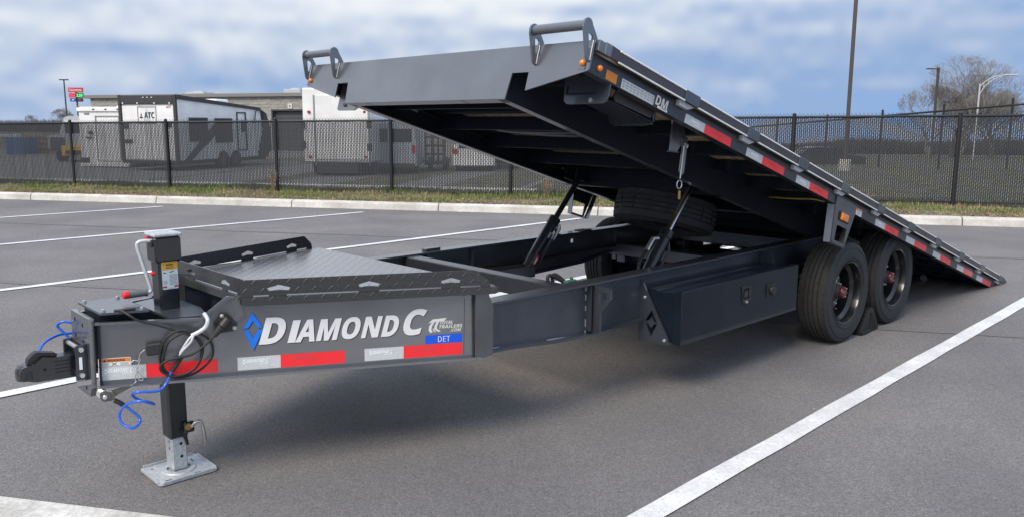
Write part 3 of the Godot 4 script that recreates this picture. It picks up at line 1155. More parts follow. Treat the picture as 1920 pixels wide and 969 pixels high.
	b.prism(v2([0.2, 0.98, 0.33, 1.42, 1.32, 1.42, 1.45, 0.98]), -0.01, 0.015)
	put("rear_window", b, M.window_dark, o)
	for x in [0.1, 1.55]:
		box_part("tail_light", o, M.tail_red, Vector3(x, 0.86, 0.01), Vector3(0.2, 0.2, 0.05))
		wheel_part(o, Vector3(x * 0.9 + 0.08, 0.3, -0.7), 0.31, 0.2)

	car("dark sedan parked beyond the fence, at the right end of the row of vehicles", Vector3(16.6, -0.3, -22.0), -0.5, M.car_dark)
	car("dark sport utility vehicle parked beyond the fence beside the tall bronze lamp post", Vector3(35.2, -0.75, -18.2), -0.765, M.car_dark, 0.8)

	# ---- truck, container and timber on the far left
	o = thing("flatbed_truck", "white work truck with dark grille and yellow bumper at the left fence post", "truck", "", Vector3(4.6, -0.32, -39.6))
	o.rotation.y = -0.72
	b = B.new()
	b.prism(v2([0, 0.7, 0, 1.35, 0.55, 1.4, 0.8, 2.15, 1.0, 2.25, 2.2, 2.25, 2.2, 0.7]), -2.2, 0.0)
	put("cab", b, M.grey_panel, o)
	box_part("windscreen", o, M.window_dark, Vector3(1.45, 1.75, 0.01), Vector3(1.2, 0.6, 0.04), 0.02)
	box_part("grille", o, M.trim_dark, Vector3(0.45, 0.95, 0.03), Vector3(0.7, 0.6, 0.06), 0.02)
	box_part("bumper", o, M.bus_yellow, Vector3(1.3, 0.62, 0.08), Vector3(1.3, 0.5, 0.2), 0.04)
	box_part("number_panel", o, M.trim_dark, Vector3(1.35, 0.55, 0.2), Vector3(1.0, 0.2, 0.03))
	box_part("marker_bar", o, M.sticker_white, Vector3(1.3, 2.0, 0.03), Vector3(0.9, 0.1, 0.05))
	for x in [0.3, 1.9]:
		wheel_part(o, Vector3(x, 0.38, -0.7), 0.4, 0.26)
	o = thing("storage_bin", "blue steel storage bin beyond the fence at the left edge", "container", "", Vector3(5.36, -0.3, -51.08))
	o.rotation.y = -0.765
	box_part("bin_body", o, M.container_blue, Vector3(0.5, 0.55, -0.7), Vector3(1.05, 1.0, 1.4), 0.03)
	for k in 4:
		box_part("rib", o, M.container_blue, Vector3(0.15 + 0.24 * k, 0.55, 0.02), Vector3(0.06, 0.95, 0.05), 0.01)
	o = thing("timber_stack", "brown stack of sawn timber beside the blue bin", "timber", "", Vector3(6.58, -0.33, -52.69))
	o.rotation.y = -0.77
	for r in 7:
		b = B.new()
		b.box(Vector3(1.1, 0.16 + 0.16 * r, -0.6), Vector3(2.2 - 0.1 * (r % 3), 0.13, 1.2), 0.01)
		put("board_layer", b, M.lumber if r % 2 == 0 else M.lumber_dark, o)
	b = B.new()
	for k in 3:
		b.box(Vector3(0.3 + 0.8 * k, 0.6, 0.02), Vector3(0.05, 1.2, 0.03))
	put("strap", b, M.lumber_dark, o)
	b = B.new()
	for q in [[6.4, -63.0], [9.1, -60.4]]:
		pass
	o = thing("guard_rail", "pale steel guard rail running level behind the timber stack", "guard rail", "", Vector3(2.0, 0, -66.0))
	o.rotation.y = -0.765
	box_part("rail", o, M.galvanized, Vector3(4.0, 0.72, 0), Vector3(9.5, 0.2, 0.06), 0.02)
	for k in 5:
		box_part("rail_post", o, M.galvanized, Vector3(0.2 + 1.9 * k, 0.2, -0.06), Vector3(0.1, 1.1, 0.1))
	o = thing("fire_hydrant", "small red fire hydrant before the block building's dark door", "hydrant", "", Vector3(15.7, -0.35, -39.5))
	b = B.new()
	b.lathe([Vector2(0, 0), Vector2(0.16, 0), Vector2(0.16, 0.06), Vector2(0.11, 0.08), Vector2(0.11, 0.5), Vector2(0.15, 0.52), Vector2(0.15, 0.56), Vector2(0.11, 0.64), Vector2(0.05, 0.7), Vector2(0.04, 0.76), Vector2(0, 0.76)], 16)
	put("barrel", b, M.sign_red, o)
	b = B.new()
	b.cyl(Vector3(-0.18, 0.4, 0), Vector3(0.18, 0.4, 0), 0.055, 12)
	b.cyl(Vector3(0, 0.38, 0), Vector3(0, 0.38, 0.2), 0.07, 12)
	put("outlet", b, M.sign_red, o)

	# ---- signs and lamp posts
	o = thing("lamp_post", "thin dark lamp post with T-shaped head, left of the petrol price sign", "lamp post", "", Vector3(20.91, -0.3, -94.4))
	b = B.new()
	b.cyl(Vector3.ZERO, Vector3(0, 6.3, 0), 0.09, 10, 0.065)
	put("pole", b, M.pole_bronze, o)
	b = B.new()
	b.box(Vector3(0, 6.36, 0), Vector3(0.95, 0.12, 0.3), 0.03)
	var hd := put("lamp_head", b, M.pole_bronze, o)
	hd.rotation.y = -0.77
	o = thing("price_sign", "petrol station price sign with red header and lit red and green numbers", "sign", "", Vector3(31.28, -0.3, -126.05))
	o.rotation.y = -0.765
	b = B.new()
	b.box(Vector3(0, 3.3, -0.1), Vector3(0.18, 6.6, 0.18))
	put("pole", b, M.pole_bronze, o)
	for q in [["header_panel", M.sign_red, -0.0, 6.38, 2.08, 0.66], ["price_panel", M.sign_red, -0.53, 5.62, 0.98, 0.62], ["price_panel", M.sign_dark, 0.53, 5.62, 1.0, 0.66], ["blue_panel", M.sign_blue, -0.45, 4.98, 0.85, 0.48], ["dark_panel", M.sign_dark, 0.52, 4.98, 0.85, 0.5]]:
		var pn := box_part(q[0], o, q[1], Vector3(q[2], q[3], 0.05), Vector3(q[4], q[5], 0.2), 0.02)
		b = B.new()
		if q[0] == "header_panel":
			b.text("Thorntons", bold, Rect2(-0.88, 6.2, 1.76, 0.34), 0.151, 0.02)
			put("lettering", b, M.sticker_white, pn)
		elif q[0] == "price_panel":
			b.text("2.99" if q[2] > 0 else "2.89", bold, Rect2(q[2] - 0.42, 5.42, 0.84, 0.4), 0.151, 0.02)
			put("price_digits", b, M.digits_green if q[2] > 0 else M.digits_red, pn)
		else:
			b.box(Vector3(q[2], q[3], 0.16), Vector3(0.3, 0.2, 0.02), 0.0)
			put("logo_mark", b, M.sticker_pale if q[2] < 0 else M.sticker_red, pn)
	o = thing("lamp_post", "tall bronze lamp post on a white base, running out of the picture top", "lamp post", "", Vector3(27.72, -0.32, -11.54))
	b = B.new()
	b.cyl(Vector3(0, 0, 0), Vector3(0, 0.52, 0), 0.27, 20, 0.25, 0.02)
	put("base", b, M.kerb_concrete, o)
	b = B.new()
	b.box(Vector3(0, 4.9, 0), Vector3(0.15, 8.8, 0.15), 0.02, Basis(Vector3.UP, 0.35))
	put("pole", b, M.pole_bronze, o)
	b = B.new()
	b.box(Vector3(-0.35, 9.3, 0.3), Vector3(0.8, 0.1, 0.4), 0.03, Basis(Vector3.UP, 0.7))
	put("lamp_head", b, M.pole_bronze, o)
	o = thing("lamp_post", "dark lamp post with one flat arm to the left, before the bare trees", "lamp post", "", Vector3(77.97, -1.6, -25.64))
	o.rotation.y = -0.765
	b = B.new()
	b.box(Vector3(0, 4.3, 0), Vector3(0.2, 8.6, 0.2), 0.02)
	put("pole", b, M.pole_bronze, o)
	b = B.new()
	b.box(Vector3(-0.62, 8.48, 0), Vector3(1.05, 0.1, 0.35), 0.03)
	put("lamp_head", b, M.pole_bronze, o)
	o = thing("street_lamp", "white street lamp with a long curved double arm before the bare trees", "street lamp", "", Vector3(75.45, -1.5, -21.13))
	o.rotation.y = -0.765
	b = B.new()
	b.cyl(Vector3.ZERO, Vector3(0.0, 6.75, 0), 0.1, 12, 0.065)
	put("pole", b, M.pole_white, o)
	b = B.new()
	b.tube(curve([Vector3(0, 6.5, 0), Vector3(0.5, 7.0, 0), Vector3(1.3, 7.4, 0), Vector3(2.2, 7.52, 0)], 6), 0.036, 8)
	b.tube(curve([Vector3(0, 5.75, 0), Vector3(0.5, 6.6, 0), Vector3(1.3, 7.2, 0), Vector3(2.0, 7.46, 0)], 6), 0.032, 8)
	for k in 3:
		b.cyl(Vector3(0.35 + 0.4 * k, 6.4 + 0.33 * k, 0), Vector3(0.35 + 0.4 * k, 6.86 + 0.26 * k, 0), 0.03, 6)
	put("arm", b, M.pole_white, o)
	b = B.new()
	b.box(Vector3(2.7, 7.54, 0), Vector3(1.1, 0.12, 0.32), 0.04)
	put("lamp_head", b, M.pole_white, o)

	# ---- bare trees
	tree("tallest bare tree with a broad rounded crown behind the white street lamp", kp(43.0, 83, ground_y(43.0, 83)), 10.6, 6.6, 11)
	tree("lower bare tree at the right edge, right of the tallest one", kp(46.9, 86, ground_y(46.9, 86)), 7.6, 3.5, 23)
	tree("smaller bare tree half behind the dark one-armed lamp post", kp(40.0, 84, ground_y(40.0, 84)), 7.8, 3.8, 35)
	tree("wispy bare tree rising between the two larger ones", kp(44.6, 92, ground_y(44.6, 92)), 8.8, 3.0, 41)
	tree("small leafless tree left of the thin T-headed lamp post", Vector3(21.5, -0.3, -111.0), 3.0, 1.2, 51, 0.6)
	tree("thin leafless tree between the lamp post and the price sign", Vector3(25.3, -0.3, -112.0), 3.6, 1.5, 57, 0.6)
	tree("lowest leafless tree at the far left behind the fence", Vector3(18.0, -0.3, -122.0), 3.0, 1.4, 63, 0.6)
	# ---- woods: far masses of leafless scrub
	rng.seed = 91
	var tw := B.new()
	for k in 16:
		var u := rng.randf() * TAU
		var top := Vector3(rng.randfn() * 0.5, rng.randf_range(0.4, 1.0), rng.randfn() * 0.5)
		var sidev := Vector3(cos(u), 0, sin(u)) * rng.randf_range(0.03, 0.09)
		var root := Vector3(top.x * 0.3, 0, top.z * 0.3)
		tw.tri(root - sidev, root + sidev, top, Vector3(0.2, 0, 1))
	var clump := tw.mesh()
	var lump := FastNoiseLite.new()
	lump.seed = 6
	lump.frequency = 0.05
	for band in [[10.0, 110.0, 135.0, 160.0, 3.6, 6500], [-190.0, 4.0, 110.0, 128.0, 3.1, 5200]]:
		var xf := []
		var cols := []
		for i in int(band[5]):
			var a := rng.randf_range(band[0], band[1])
			var bb := rng.randf_range(band[2], band[3])
			var h: float = band[4] * (0.75 + 0.5 * lump.get_noise_2d(a, 0.0)) * rng.randf_range(0.6, 1.15)
			var w := rng.randf_range(1.2, 2.6)
			xf.append(Transform3D(Basis(Vector3.UP, rng.randf() * TAU) * Basis.from_scale(Vector3(w, h, w)), kp(a, bb, ground_y(a, bb) - 0.1)))
			cols.append(Color(0.085, 0.075, 0.07).lerp(Color(0.06, 0.062, 0.045), rng.randf()) * rng.randf_range(0.6, 1.3))
		mm("far_woods", clump, M.wood_mass, xf, cols)

func car(label: String, at: Vector3, turn: float, paint: Material, tall := 1.0):
	var o := thing("parked_car", label, "car", "", at)
	o.rotation.y = turn
	var b := B.new()
	var h := tall
	b.prism(v2([0, 0.28, -0.03, 0.62, 0.12, 0.86 * h, 1.0, 0.95 * h, 3.6, 0.97 * h, 4.3, 0.84 * h, 4.4, 0.5, 4.36, 0.28]), -1.75, 0)
	put("body", b, paint, o)
	b = B.new()
	b.prism(v2([0.7, 0.94 * h, 1.35, 1.4 * h, 1.7, 1.46 * h, 2.7, 1.44 * h, 3.5, 0.97 * h]), -1.6, -0.15)
	put("cabin", b, M.window_dark, o)
	b = B.new()
	b.prism(v2([1.25, 1.39 * h, 1.7, 1.48 * h, 2.7, 1.46 * h, 2.85, 1.38 * h]), -1.62, -0.13)
	put("roof", b, paint, o)
	for x in [0.85, 3.5]:
		wheel_part(o, Vector3(x, 0.31, -0.08), 0.32, 0.2, Vector3(0, 0, 1))

func tree(label: String, at: Vector3, height: float, spread: float, seed_: int, dens := 1.0):
	# leafless: limbs fork again and again and stop where they leave a rounded crown
	var o := thing("bare_tree", label, "tree", "", at)
	rng.seed = seed_
	var tb := B.new()
	var cb := B.new()
	var stack := []
	var stems := 2 + (seed_ % 3)
	for k in stems:
		var lean := Vector3(rng.randfn() * 0.22, 1, rng.randfn() * 0.22).normalized()
		stack.append([Vector3(rng.randfn() * 0.15, 0, rng.randfn() * 0.15), lean, height * rng.randf_range(0.2, 0.28), height * 0.016, 0])
	var mid_y := height * 0.56
	while stack.size() > 0:
		var q: Array = stack.pop_back()
		var p: Vector3 = q[0]
		var d: Vector3 = q[1]
		var l: float = q[2]
		var r: float = q[3]
		var lv: int = q[4]
		var e := p + d * l
		var out := Vector2(Vector2(e.x, e.z).length() / spread, (e.y - mid_y) / (height * 0.45)).length()
		if out > 1.0 and lv > 1:
			l *= 0.45
			e = p + d * l
		var mid := p + d * l * 0.5 + Vector3(rng.randfn(), rng.randfn() * 0.3, rng.randfn()) * l * 0.07
		var bb: B = tb if lv < 2 else cb
		twig(bb, p, mid, r, r * 0.85, 6 if lv < 2 else 3)
		twig(bb, mid, e, r * 0.85, r * 0.66, 6 if lv < 2 else 3)
		if lv >= 9 or (out > 1.1 and lv > 2):
			continue
		var kids := 2 + (1 if rng.randf() < 0.42 * dens else 0)
		for k in kids:
			var from := e if k < 2 else mid
			var side := Vector3(rng.randfn(), rng.randfn() * 0.5 - 0.02, rng.randfn()).normalized()
			var nd := (d + side * rng.randf_range(0.4, 0.85) + Vector3(0, 0.1, 0)).normalized()
			stack.append([from, nd, l * rng.randf_range(0.7, 0.88), maxf(r * 0.6, 0.0065), lv + 1])
	put("trunk", tb, M.twig, o)
	put("crown", cb, M.twig, o)

func twig(b: B, p: Vector3, q: Vector3, r0: float, r1: float, n: int):
	var d := (q - p).normalized()
	var x := d.cross(Vector3(0.3, 0.1, 0.95)).normalized()
	var y := x.cross(d)
	for k in n:
		var u0 := TAU * k / n
		var u1 := TAU * (k + 1) / n
		var a := x * cos(u0) + y * sin(u0)
		var c := x * cos(u1) + y * sin(u1)
		b.face([p + a * r0, p + c * r0, q + c * r1, q + a * r1], a + c)

# ---------------------------------------------------------------- the trailer

const XR := 2.8498
const TH := 0.2888

func V(a: Array) -> Vector3:
	return Vector3(a[0], a[1], a[2])

func pts(a: Array) -> Array:
	var o := []
	for q in a:
		o.append(Vector3(q[0], q[1], q[2]))
	return o

func chevron(c: Vector2, w: float, h: float, t: float, turn := 1.0) -> PackedVector2Array:
	# a broad upward arrowhead
	var p := PackedVector2Array()
	for q in [[-w, -h], [0.0, h], [w, -h], [w * 0.86, -h - t * 0.7], [0.0, h - t * 1.25], [-w * 0.86, -h - t * 0.7]]:
		p.append(c + Vector2(q[0], q[1] * turn))
	return p

func rrect(x0: float, y0: float, x1: float, y1: float, r: float, n := 4) -> PackedVector2Array:
	var p := PackedVector2Array()
	for q in [[x1 - r, y0 + r, -PI / 2], [x1 - r, y1 - r, 0.0], [x0 + r, y1 - r, PI / 2], [x0 + r, y0 + r, PI]]:
		for k in n + 1:
			var u: float = q[2] + PI / 2 * k / n
			p.append(Vector2(q[0] + cos(u) * r, q[1] + sin(u) * r))
	return p

func plate(called: String, m: Material, parent: Node, poly: PackedVector2Array, z0: float, z1: float, xf := Transform3D(), holes := [], node_xf := true) -> MeshInstance3D:
	var b := B.new()
	if not node_xf:
		b.t = xf
	b.prism(poly, z0, z1, holes)
	var o := put(called, b, m, parent)
	if node_xf:
		o.transform = xf
	return o

func bolt(parent: Node, p: Vector3, axis: Vector3, r := 0.009, m: Material = null):
	var b := B.new()
	b.cyl(p, p + axis * 0.004, r * 1.35, 12)
	b.cyl(p + axis * 0.004, p + axis * 0.011, r, 6, -1.0, 0.0015)
	put("bolt", b, m if m else M.zinc, parent)

func make_trailer():
	var tr := thing("tilt_deck_trailer", "charcoal tilt-deck equipment trailer with raised deck, standing on its jack between two stall lines", "trailer")
	make_frame(tr)
	make_tongue(tr)
	make_jack(tr)
	make_toolbox(tr)
	make_wheels(tr)
	make_cylinders(tr)
	make_deck(tr)
	# wheel chock of its own
	var o := thing("wheel_chock", "black rubber wheel chock wedged between the two near tyres", "wheel chock", "", Vector3(0.0, 0, 1.1))
	var b := B.new()
	b.prism(v2([-0.17, 0.0, 0.17, 0.0, 0.16, 0.04, 0.04, 0.2, 0.0, 0.215, -0.04, 0.2, -0.16, 0.04]), -0.1, 0.1)
	b.box(Vector3(-0.09, 0.02, 0.106), Vector3(0.15, 0.03, 0.012), 0.004)
	put("wedge", b, M.cord_rubber, o)
	b = B.new()
	b.prism(v2([-0.02, 0.03, 0.13, 0.03, 0.03, 0.16, 0.0, 0.17]), 0.1005, 0.104)
	put("recess", b, M.hole_black, o)

func make_frame(tr: Node3D):
	var bottom := [[-4.0, 0.512], [-3.7, 0.497], [-3.4, 0.468], [-3.05, 0.452], [-2.65, 0.462], [-2.0, 0.478], [-1.4, 0.5], [-1.05, 0.55], [-0.8, 0.56], [0.86, 0.56]]
	for sg in [1.0, -1.0]:
		var fr := part("frame_rail", tr)
		var poly := PackedVector2Array()
		var strip := PackedVector2Array()
		for q in bottom:
			poly.append(Vector2(q[0], q[1] + 0.006))
			strip.append(Vector2(q[0], q[1]))
		poly.append(Vector2(0.86, 0.578))
		poly.append(Vector2(0.2, 0.762))
		poly.append(Vector2(-4.0, 0.762))
		for k in range(bottom.size() - 1, -1, -1):
			strip.append(Vector2(bottom[k][0], bottom[k][1] + 0.014))
		var holes := [] if sg > 0.0 else [disc(Vector2(-1.496, 0.7), 0.02)]
		plate("web", M.frame_paint, fr, poly, sg * 0.774, sg * 0.783, Transform3D(), holes)
		plate("bottom_flange", M.frame_paint, fr, strip, sg * 0.728, sg * 0.828)
		var b := B.new()
		b.box(Vector3(-1.89, 0.768, sg * 0.778), Vector3(4.18, 0.016, 0.108), 0.004)
		b.prism(v2([0.2, 0.762, 0.86, 0.578, 0.865, 0.59, 0.2, 0.776]), sg * 0.724, sg * 0.832)
		put("top_flange", b, M.frame_paint, fr)
		for x in [-3.1, -2.66, -0.95]:
			b = B.new()
			b.box(Vector3(x, 0.62, sg * 0.803 if x < -2.9 and sg > 0 else sg * 0.75), Vector3(0.01, 0.27, 0.042))
			put("stiffener", b, M.frame_paint, fr)
		if sg > 0.0:
			# beads of weld up the splice and along the flange
			for q in [[0.74, 0.03], [0.685, 0.035], [0.62, 0.03], [0.53, 0.045], [0.475, 0.02]]:
				b = B.new()
				b.tube([Vector3(-3.108, q[0] - q[1] / 2, 0.7855), Vector3(-3.108, q[0], 0.788), Vector3(-3.108, q[0] + q[1] / 2, 0.7855)], 0.0055, 6)
				put("weld_bead", b, M.weld_bead, fr)
			for q in [[-3.95, 0.523], [-3.9, 0.52], [-3.44, 0.485], [-3.38, 0.479]]:
				b = B.new()
				b.tube([Vector3(q[0], q[1], 0.787), Vector3(q[0] + 0.045, q[1] - 0.002, 0.79), Vector3(q[0] + 0.09, q[1] - 0.006, 0.787)], 0.006, 6)
				put("weld_bead", b, M.weld_bead, fr)
			# tie plate standing off the web
			var zx := Transform3D(Basis(Vector3(0, 0, 1), Vector3(0, 1, 0), Vector3(-1, 0, 0)), Vector3(-3.07, 0, 0))
			plate("tie_plate", M.frame_paint, fr, v2([0.784, 0.75, 0.935, 0.757, 0.95, 0.748, 0.95, 0.689, 0.872, 0.592, 0.872, 0.478, 0.83, 0.466, 0.784, 0.47]), -0.007, 0.007, zx, [v2([0.862, 0.722, 0.918, 0.728, 0.922, 0.694, 0.878, 0.648, 0.862, 0.66])])
			bolt(fr, Vector3(-2.95, 0.7, 0.784), Vector3(0, 0, 1), 0.006)
		else:
			b = B.new()
			b.box(Vector3(-3.02, 0.785, -0.79), Vector3(0.14, 0.018, 0.05), 0.004)
			put("lifting_lug", b, M.frame_paint, fr)
			for x in [-1.75, -1.35]:
				b = B.new()
				b.box(Vector3(x, 0.779, -0.778), Vector3(0.12, 0.006, 0.1))
				put("wear_pad", b, M.black_plastic, fr)
		# closing plate where rail and tongue meet
		plate("closing_plate", M.charcoal_paint, fr, v2([-4.02, 0.5, -3.905, 0.5, -3.9, 0.76, -3.945, 0.86, -4.02, 0.87]), sg * 0.832, sg * 0.842)
	# cross members
	for q in [[-3.24, 0.712, 0.1, 0.105], [-0.95, 0.585, 0.1, 0.1], [-0.1, 0.66, 0.09, 0.12], [0.62, 0.56, 0.09, 0.1]]:
		var b := B.new()
		b.box(Vector3(q[0], q[1], 0), Vector3(q[2], q[3], 1.546), 0.006)
		put("cross_member", b, M.rail_paint if q[0] < -3.0 else M.frame_paint, tr)
	for z in [-0.5, 0.5]:
		var b := B.new()
		b.box(Vector3(-2.76, 0.58, z - 0.05), Vector3(0.94, 0.09, 0.012), 0.003)
		b.box(Vector3(-2.76, 0.58, z + 0.06), Vector3(0.94, 0.09, 0.012), 0.003)
		put("cylinder_bracket", b, M.frame_paint, tr)
	var b := B.new()
	b.cyl(Vector3(-2.3, 0.56, -0.772), Vector3(-2.3, 0.56, -0.47), 0.03, 18)
	put("pivot_tube", b, M.frame_paint, tr)
	b = B.new()
	b.cyl(Vector3(-2.3, 0.56, 0.47), Vector3(-2.3, 0.56, 0.772), 0.03, 18)
	put("pivot_tube", b, M.frame_paint, tr)
	# hydraulic valve with hoses, just inside the near rail
	var val := part("hydraulic_valve", tr)
	b = B.new()
	b.box(Vector3(-3.1, 0.748, 0.655), Vector3(0.09, 0.045, 0.04), 0.006)
	b.cyl(Vector3(-3.09, 0.77, 0.655), Vector3(-3.09, 0.785, 0.655), 0.01, 10)
	put("valve_body", b, M.valve_green, val)
	for k in 2:
		b = B.new()
		b.tube(curve(pts([[-3.17 - 0.04 * k, 0.7, 0.6], [-3.18 - 0.04 * k, 0.785, 0.58], [-3.16 - 0.04 * k, 0.8, 0.59], [-3.13 - 0.02 * k, 0.77, 0.62], [-3.12, 0.745, 0.645]]), 5), 0.011, 8)
		put("hose", b, M.cord_rubber, val)
	b = B.new()
	b.tube(curve(pts([[-3.5, 0.6, 0.2], [-3.38, 0.56, 0.32], [-3.3, 0.57, 0.4]]), 5), 0.02, 8)
	put("hose", b, M.cord_rubber, val)
	# hydraulic hose hanging under the deck, wiring loom
	b = B.new()
	b.tube(curve(pts([[-2.9, 0.62, -0.7], [-2.0, 0.6, -0.72], [-1.0, 0.62, -0.7], [0.2, 0.58, -0.62], [1.5, 0.6, -0.6]]), 6), 0.012, 6)
	put("hydraulic_line", b, M.cord_rubber, tr)
	b = B.new()
	b.box(Vector3(-0.62, 0.46, -0.15), Vector3(0.3, 0.16, 0.4), 0.02)
	b.cyl(Vector3(-0.8, 0.5, 0.2), Vector3(-0.8, 0.5, 0.5), 0.05, 16)
	put("actuator_pack", b, M.dark_paint, tr)

func make_tongue(tr: Node3D):
	var PB := Transform3D(Basis(Vector3(0, 0, 1), -0.0277), Vector3(-5.65, 0, 0))
	var TN := PB * Transform3D(Basis(Vector3(0.9206, 0, 0.3906), Vector3.UP, Vector3(-0.3906, 0, 0.9206)), Vector3(0, 0, 0.12))
	var TF := PB * Transform3D(Basis(Vector3(0.9206, 0, -0.3906), Vector3.UP, Vector3(0.3906, 0, 0.9206)), Vector3(0, 0, -0.12))
	var b: B
	for sg in [1.0, -1.0]:
		var T := TN if sg > 0.0 else TF
		var rail := part("tongue_rail", tr)
		plate("web", M.charcoal_paint, rail, v2([0.03, 0.556, 1.77, 0.556, 1.77, 0.925, 0.572, 0.915, 0.455, 0.822, 0.03, 0.825]), 0.0, -0.009 * sg, T)
		plate("bottom_flange", M.charcoal_paint, rail, v2([0.03, 0.544, 1.8, 0.544, 1.8, 0.556, 0.03, 0.556]), -0.055 * sg, 0.032 * sg, T)
		plate("top_flange", M.charcoal_paint, rail, v2([0.02, 0.825, 0.453, 0.822, 0.57, 0.915, 0.66, 0.917, 0.66, 0.929, 0.565, 0.928, 0.449, 0.834, 0.02, 0.837]), -0.004 * sg, 0.016 * sg, T)
		if sg < 0.0:
			continue
		b = B.new()
		b.box(Vector3(0.0345, 0.69, 0.012), Vector3(0.008, 0.26, 0.024))
		var lip := put("end_rib", b, M.dark_paint, rail)
		lip.transform = T
		# the triangular bracket under the kink
		plate("gusset", M.charcoal_paint, rail, v2([0.585, 0.913, 0.625, 0.913, 0.64, 0.84, 0.555, 0.76, 0.54, 0.775, 0.605, 0.84]), 0.001, 0.012, T)
		b = B.new()
		b.box(Vector3(1.712, 0.74, 0.001), Vector3(0.003, 0.34, 0.002))
		put("seam", b, M.frame_paint, rail).transform = T
		bolt(rail, T * Vector3(1.712, 0.872, 0.001), T.basis.z, 0.004)
		for q in [[0.024, 0.217, 0], [0.607, 0.8005, 0], [1.2, 1.3955, 0], [0.217, 0.521, 1], [0.8005, 1.103, 1], [1.3955, 1.703, 1]]:
			var wt: bool = q[2] == 0
			var tp := plate("reflective_tape", M.tape_white if wt else M.tape_red, rail, v2([q[0], 0.572, q[1], 0.572, q[1], 0.634, q[0], 0.634]), 0.0008, 0.0022, T)
			tp.set_meta("label", "silver-white reflective tape with pale lettering" if wt else "red reflective tape with faint lettering")
			b = B.new()
			var m: float = q[0] + (q[1] - q[0]) * 0.26
			var w: float = 0.1
			b.text("DIAMOND C", bold, Rect2(m - 0.012, 0.606, w, 0.017), 0.0024, 0.0006, 0.25)
			b.prism(v2([m - 0.028, 0.614, m - 0.021, 0.626, m - 0.014, 0.614, m - 0.018, 0.614, m - 0.021, 0.619, m - 0.024, 0.614]), 0.0024, 0.003)
			b.prism(v2([m - 0.028, 0.611, m - 0.021, 0.599, m - 0.014, 0.611, m - 0.018, 0.611, m - 0.021, 0.606, m - 0.024, 0.611]), 0.0024, 0.003)
			b.text("TRAILERS", bold, Rect2(m + 0.045, 0.597, 0.042, 0.006), 0.0024, 0.0006, 0.2)
			put("tape_print", b, M.tape_white_print if wt else M.tape_red_print, tp).transform = Transform3D()
		# big raised lettering with its dark edge, and the blue diamond
		for k in 2:
			b = B.new()
			var dx := 0.0 if k == 1 else 0.004
			var dy := 0.0 if k == 1 else -0.004
			var z := 0.0008 if k == 0 else 0.0024
			b.text("D", heavy, Rect2(0.703 + dx, 0.69 + dy, 0.125, 0.127), z, 0.0015, 0.27)
			b.prism(v2([0.833 + dx, 0.69 + dy, 0.868 + dx, 0.69 + dy, 0.897 + dx, 0.798 + dy, 0.862 + dx, 0.798 + dy]), z, z + 0.0015)
			b.text("AMOND", heavy, Rect2(0.869 + dx, 0.69 + dy, 0.503, 0.108), z, 0.0015, 0.27)
			b.text("C", heavy, Rect2(1.393 + dx, 0.688 + dy, 0.124, 0.133), z, 0.0015, 0.27)
			put("lettering", b, M.letter_shadow if k == 0 else M.letter_silver, rail).transform = T
		var up := v2([0.635, 0.772, 0.679, 0.846, 0.723, 0.772, 0.701, 0.772, 0.679, 0.806, 0.657, 0.772])
		var dn := v2([0.635, 0.762, 0.657, 0.762, 0.679, 0.724, 0.701, 0.762, 0.723, 0.762, 0.679, 0.665])
		for q in [up, dn]:
			var em := plate("emblem", M.emblem_blue, rail, q, 0.001, 0.0045, T)
			var sh := PackedVector2Array()
			for p in q:
				sh.append(p + Vector2(0.004, -0.004))
			var s2 := plate("emblem_edge", M.emblem_dark_blue, em, sh, 0.0006, 0.002)
			s2.set_meta("label", "dark edge of the blue diamond")
		# sticker group
		var ws := plate("warning_sticker", M.sticker_white, rail, rrect(0.025, 0.636, 0.157, 0.672, 0.004), 0.0008, 0.002, T)
		plate("orange_band", M.sticker_orange, ws, v2([0.027, 0.654, 0.155, 0.654, 0.155, 0.67, 0.027, 0.67]), 0.0021, 0.0026)
		b = B.new()
		b.text("WARNING", bold, Rect2(0.062, 0.6565, 0.07, 0.0105), 0.0028, 0.0005)
		b.prism(v2([0.045, 0.6565, 0.058, 0.6565, 0.0515, 0.667]), 0.0028, 0.0032)
		b.prism(v2([0.078, 0.638, 0.082, 0.638, 0.1, 0.651, 0.096, 0.651]), 0.0021, 0.0026)
		b.prism(v2([0.096, 0.638, 0.1, 0.638, 0.082, 0.651, 0.078, 0.651]), 0.0021, 0.0026)
		put("print", b, M.print_black, ws)
		b = B.new()
		for k in 3:
			b.box(Vector3(0.05, 0.6405 + 0.004 * k, 0.0023), Vector3(0.034, 0.0016, 0.0005))
			b.box(Vector3(0.13, 0.6405 + 0.004 * k, 0.0023), Vector3(0.034, 0.0016, 0.0005))
		put("small_print", b, M.print_grey, ws, "stuff")
		var ds := plate("model_sticker", M.sticker_blue, rail, v2([1.509, 0.637, 1.701, 0.637, 1.701, 0.681, 1.509, 0.681]), 0.0008, 0.002, T)
		b = B.new()
		b.text("DET", plain, Rect2(1.573, 0.6445, 0.064, 0.029), 0.0022, 0.0006)
		put("print", b, M.sticker_white, ds)
		b = B.new()
		b.text("TOTAL", bold, Rect2(1.583, 0.7355, 0.068, 0.0165), 0.001, 0.0012, 0.25)
		b.text("TRAILERS", bold, Rect2(1.579, 0.7135, 0.124, 0.0175), 0.001, 0.0012, 0.25)
		b.text(".COM", bold, Rect2(1.637, 0.694, 0.058, 0.0155), 0.001, 0.0012, 0.25)
		b.prism(v2([1.523, 0.744, 1.545, 0.763, 1.618, 0.767, 1.603, 0.75, 1.56, 0.749]), 0.001, 0.0022)
		b.prism(v2([1.545, 0.75, 1.556, 0.75, 1.541, 0.727, 1.538, 0.71, 1.545, 0.696, 1.532, 0.694, 1.524, 0.708, 1.526, 0.727]), 0.001, 0.0022)
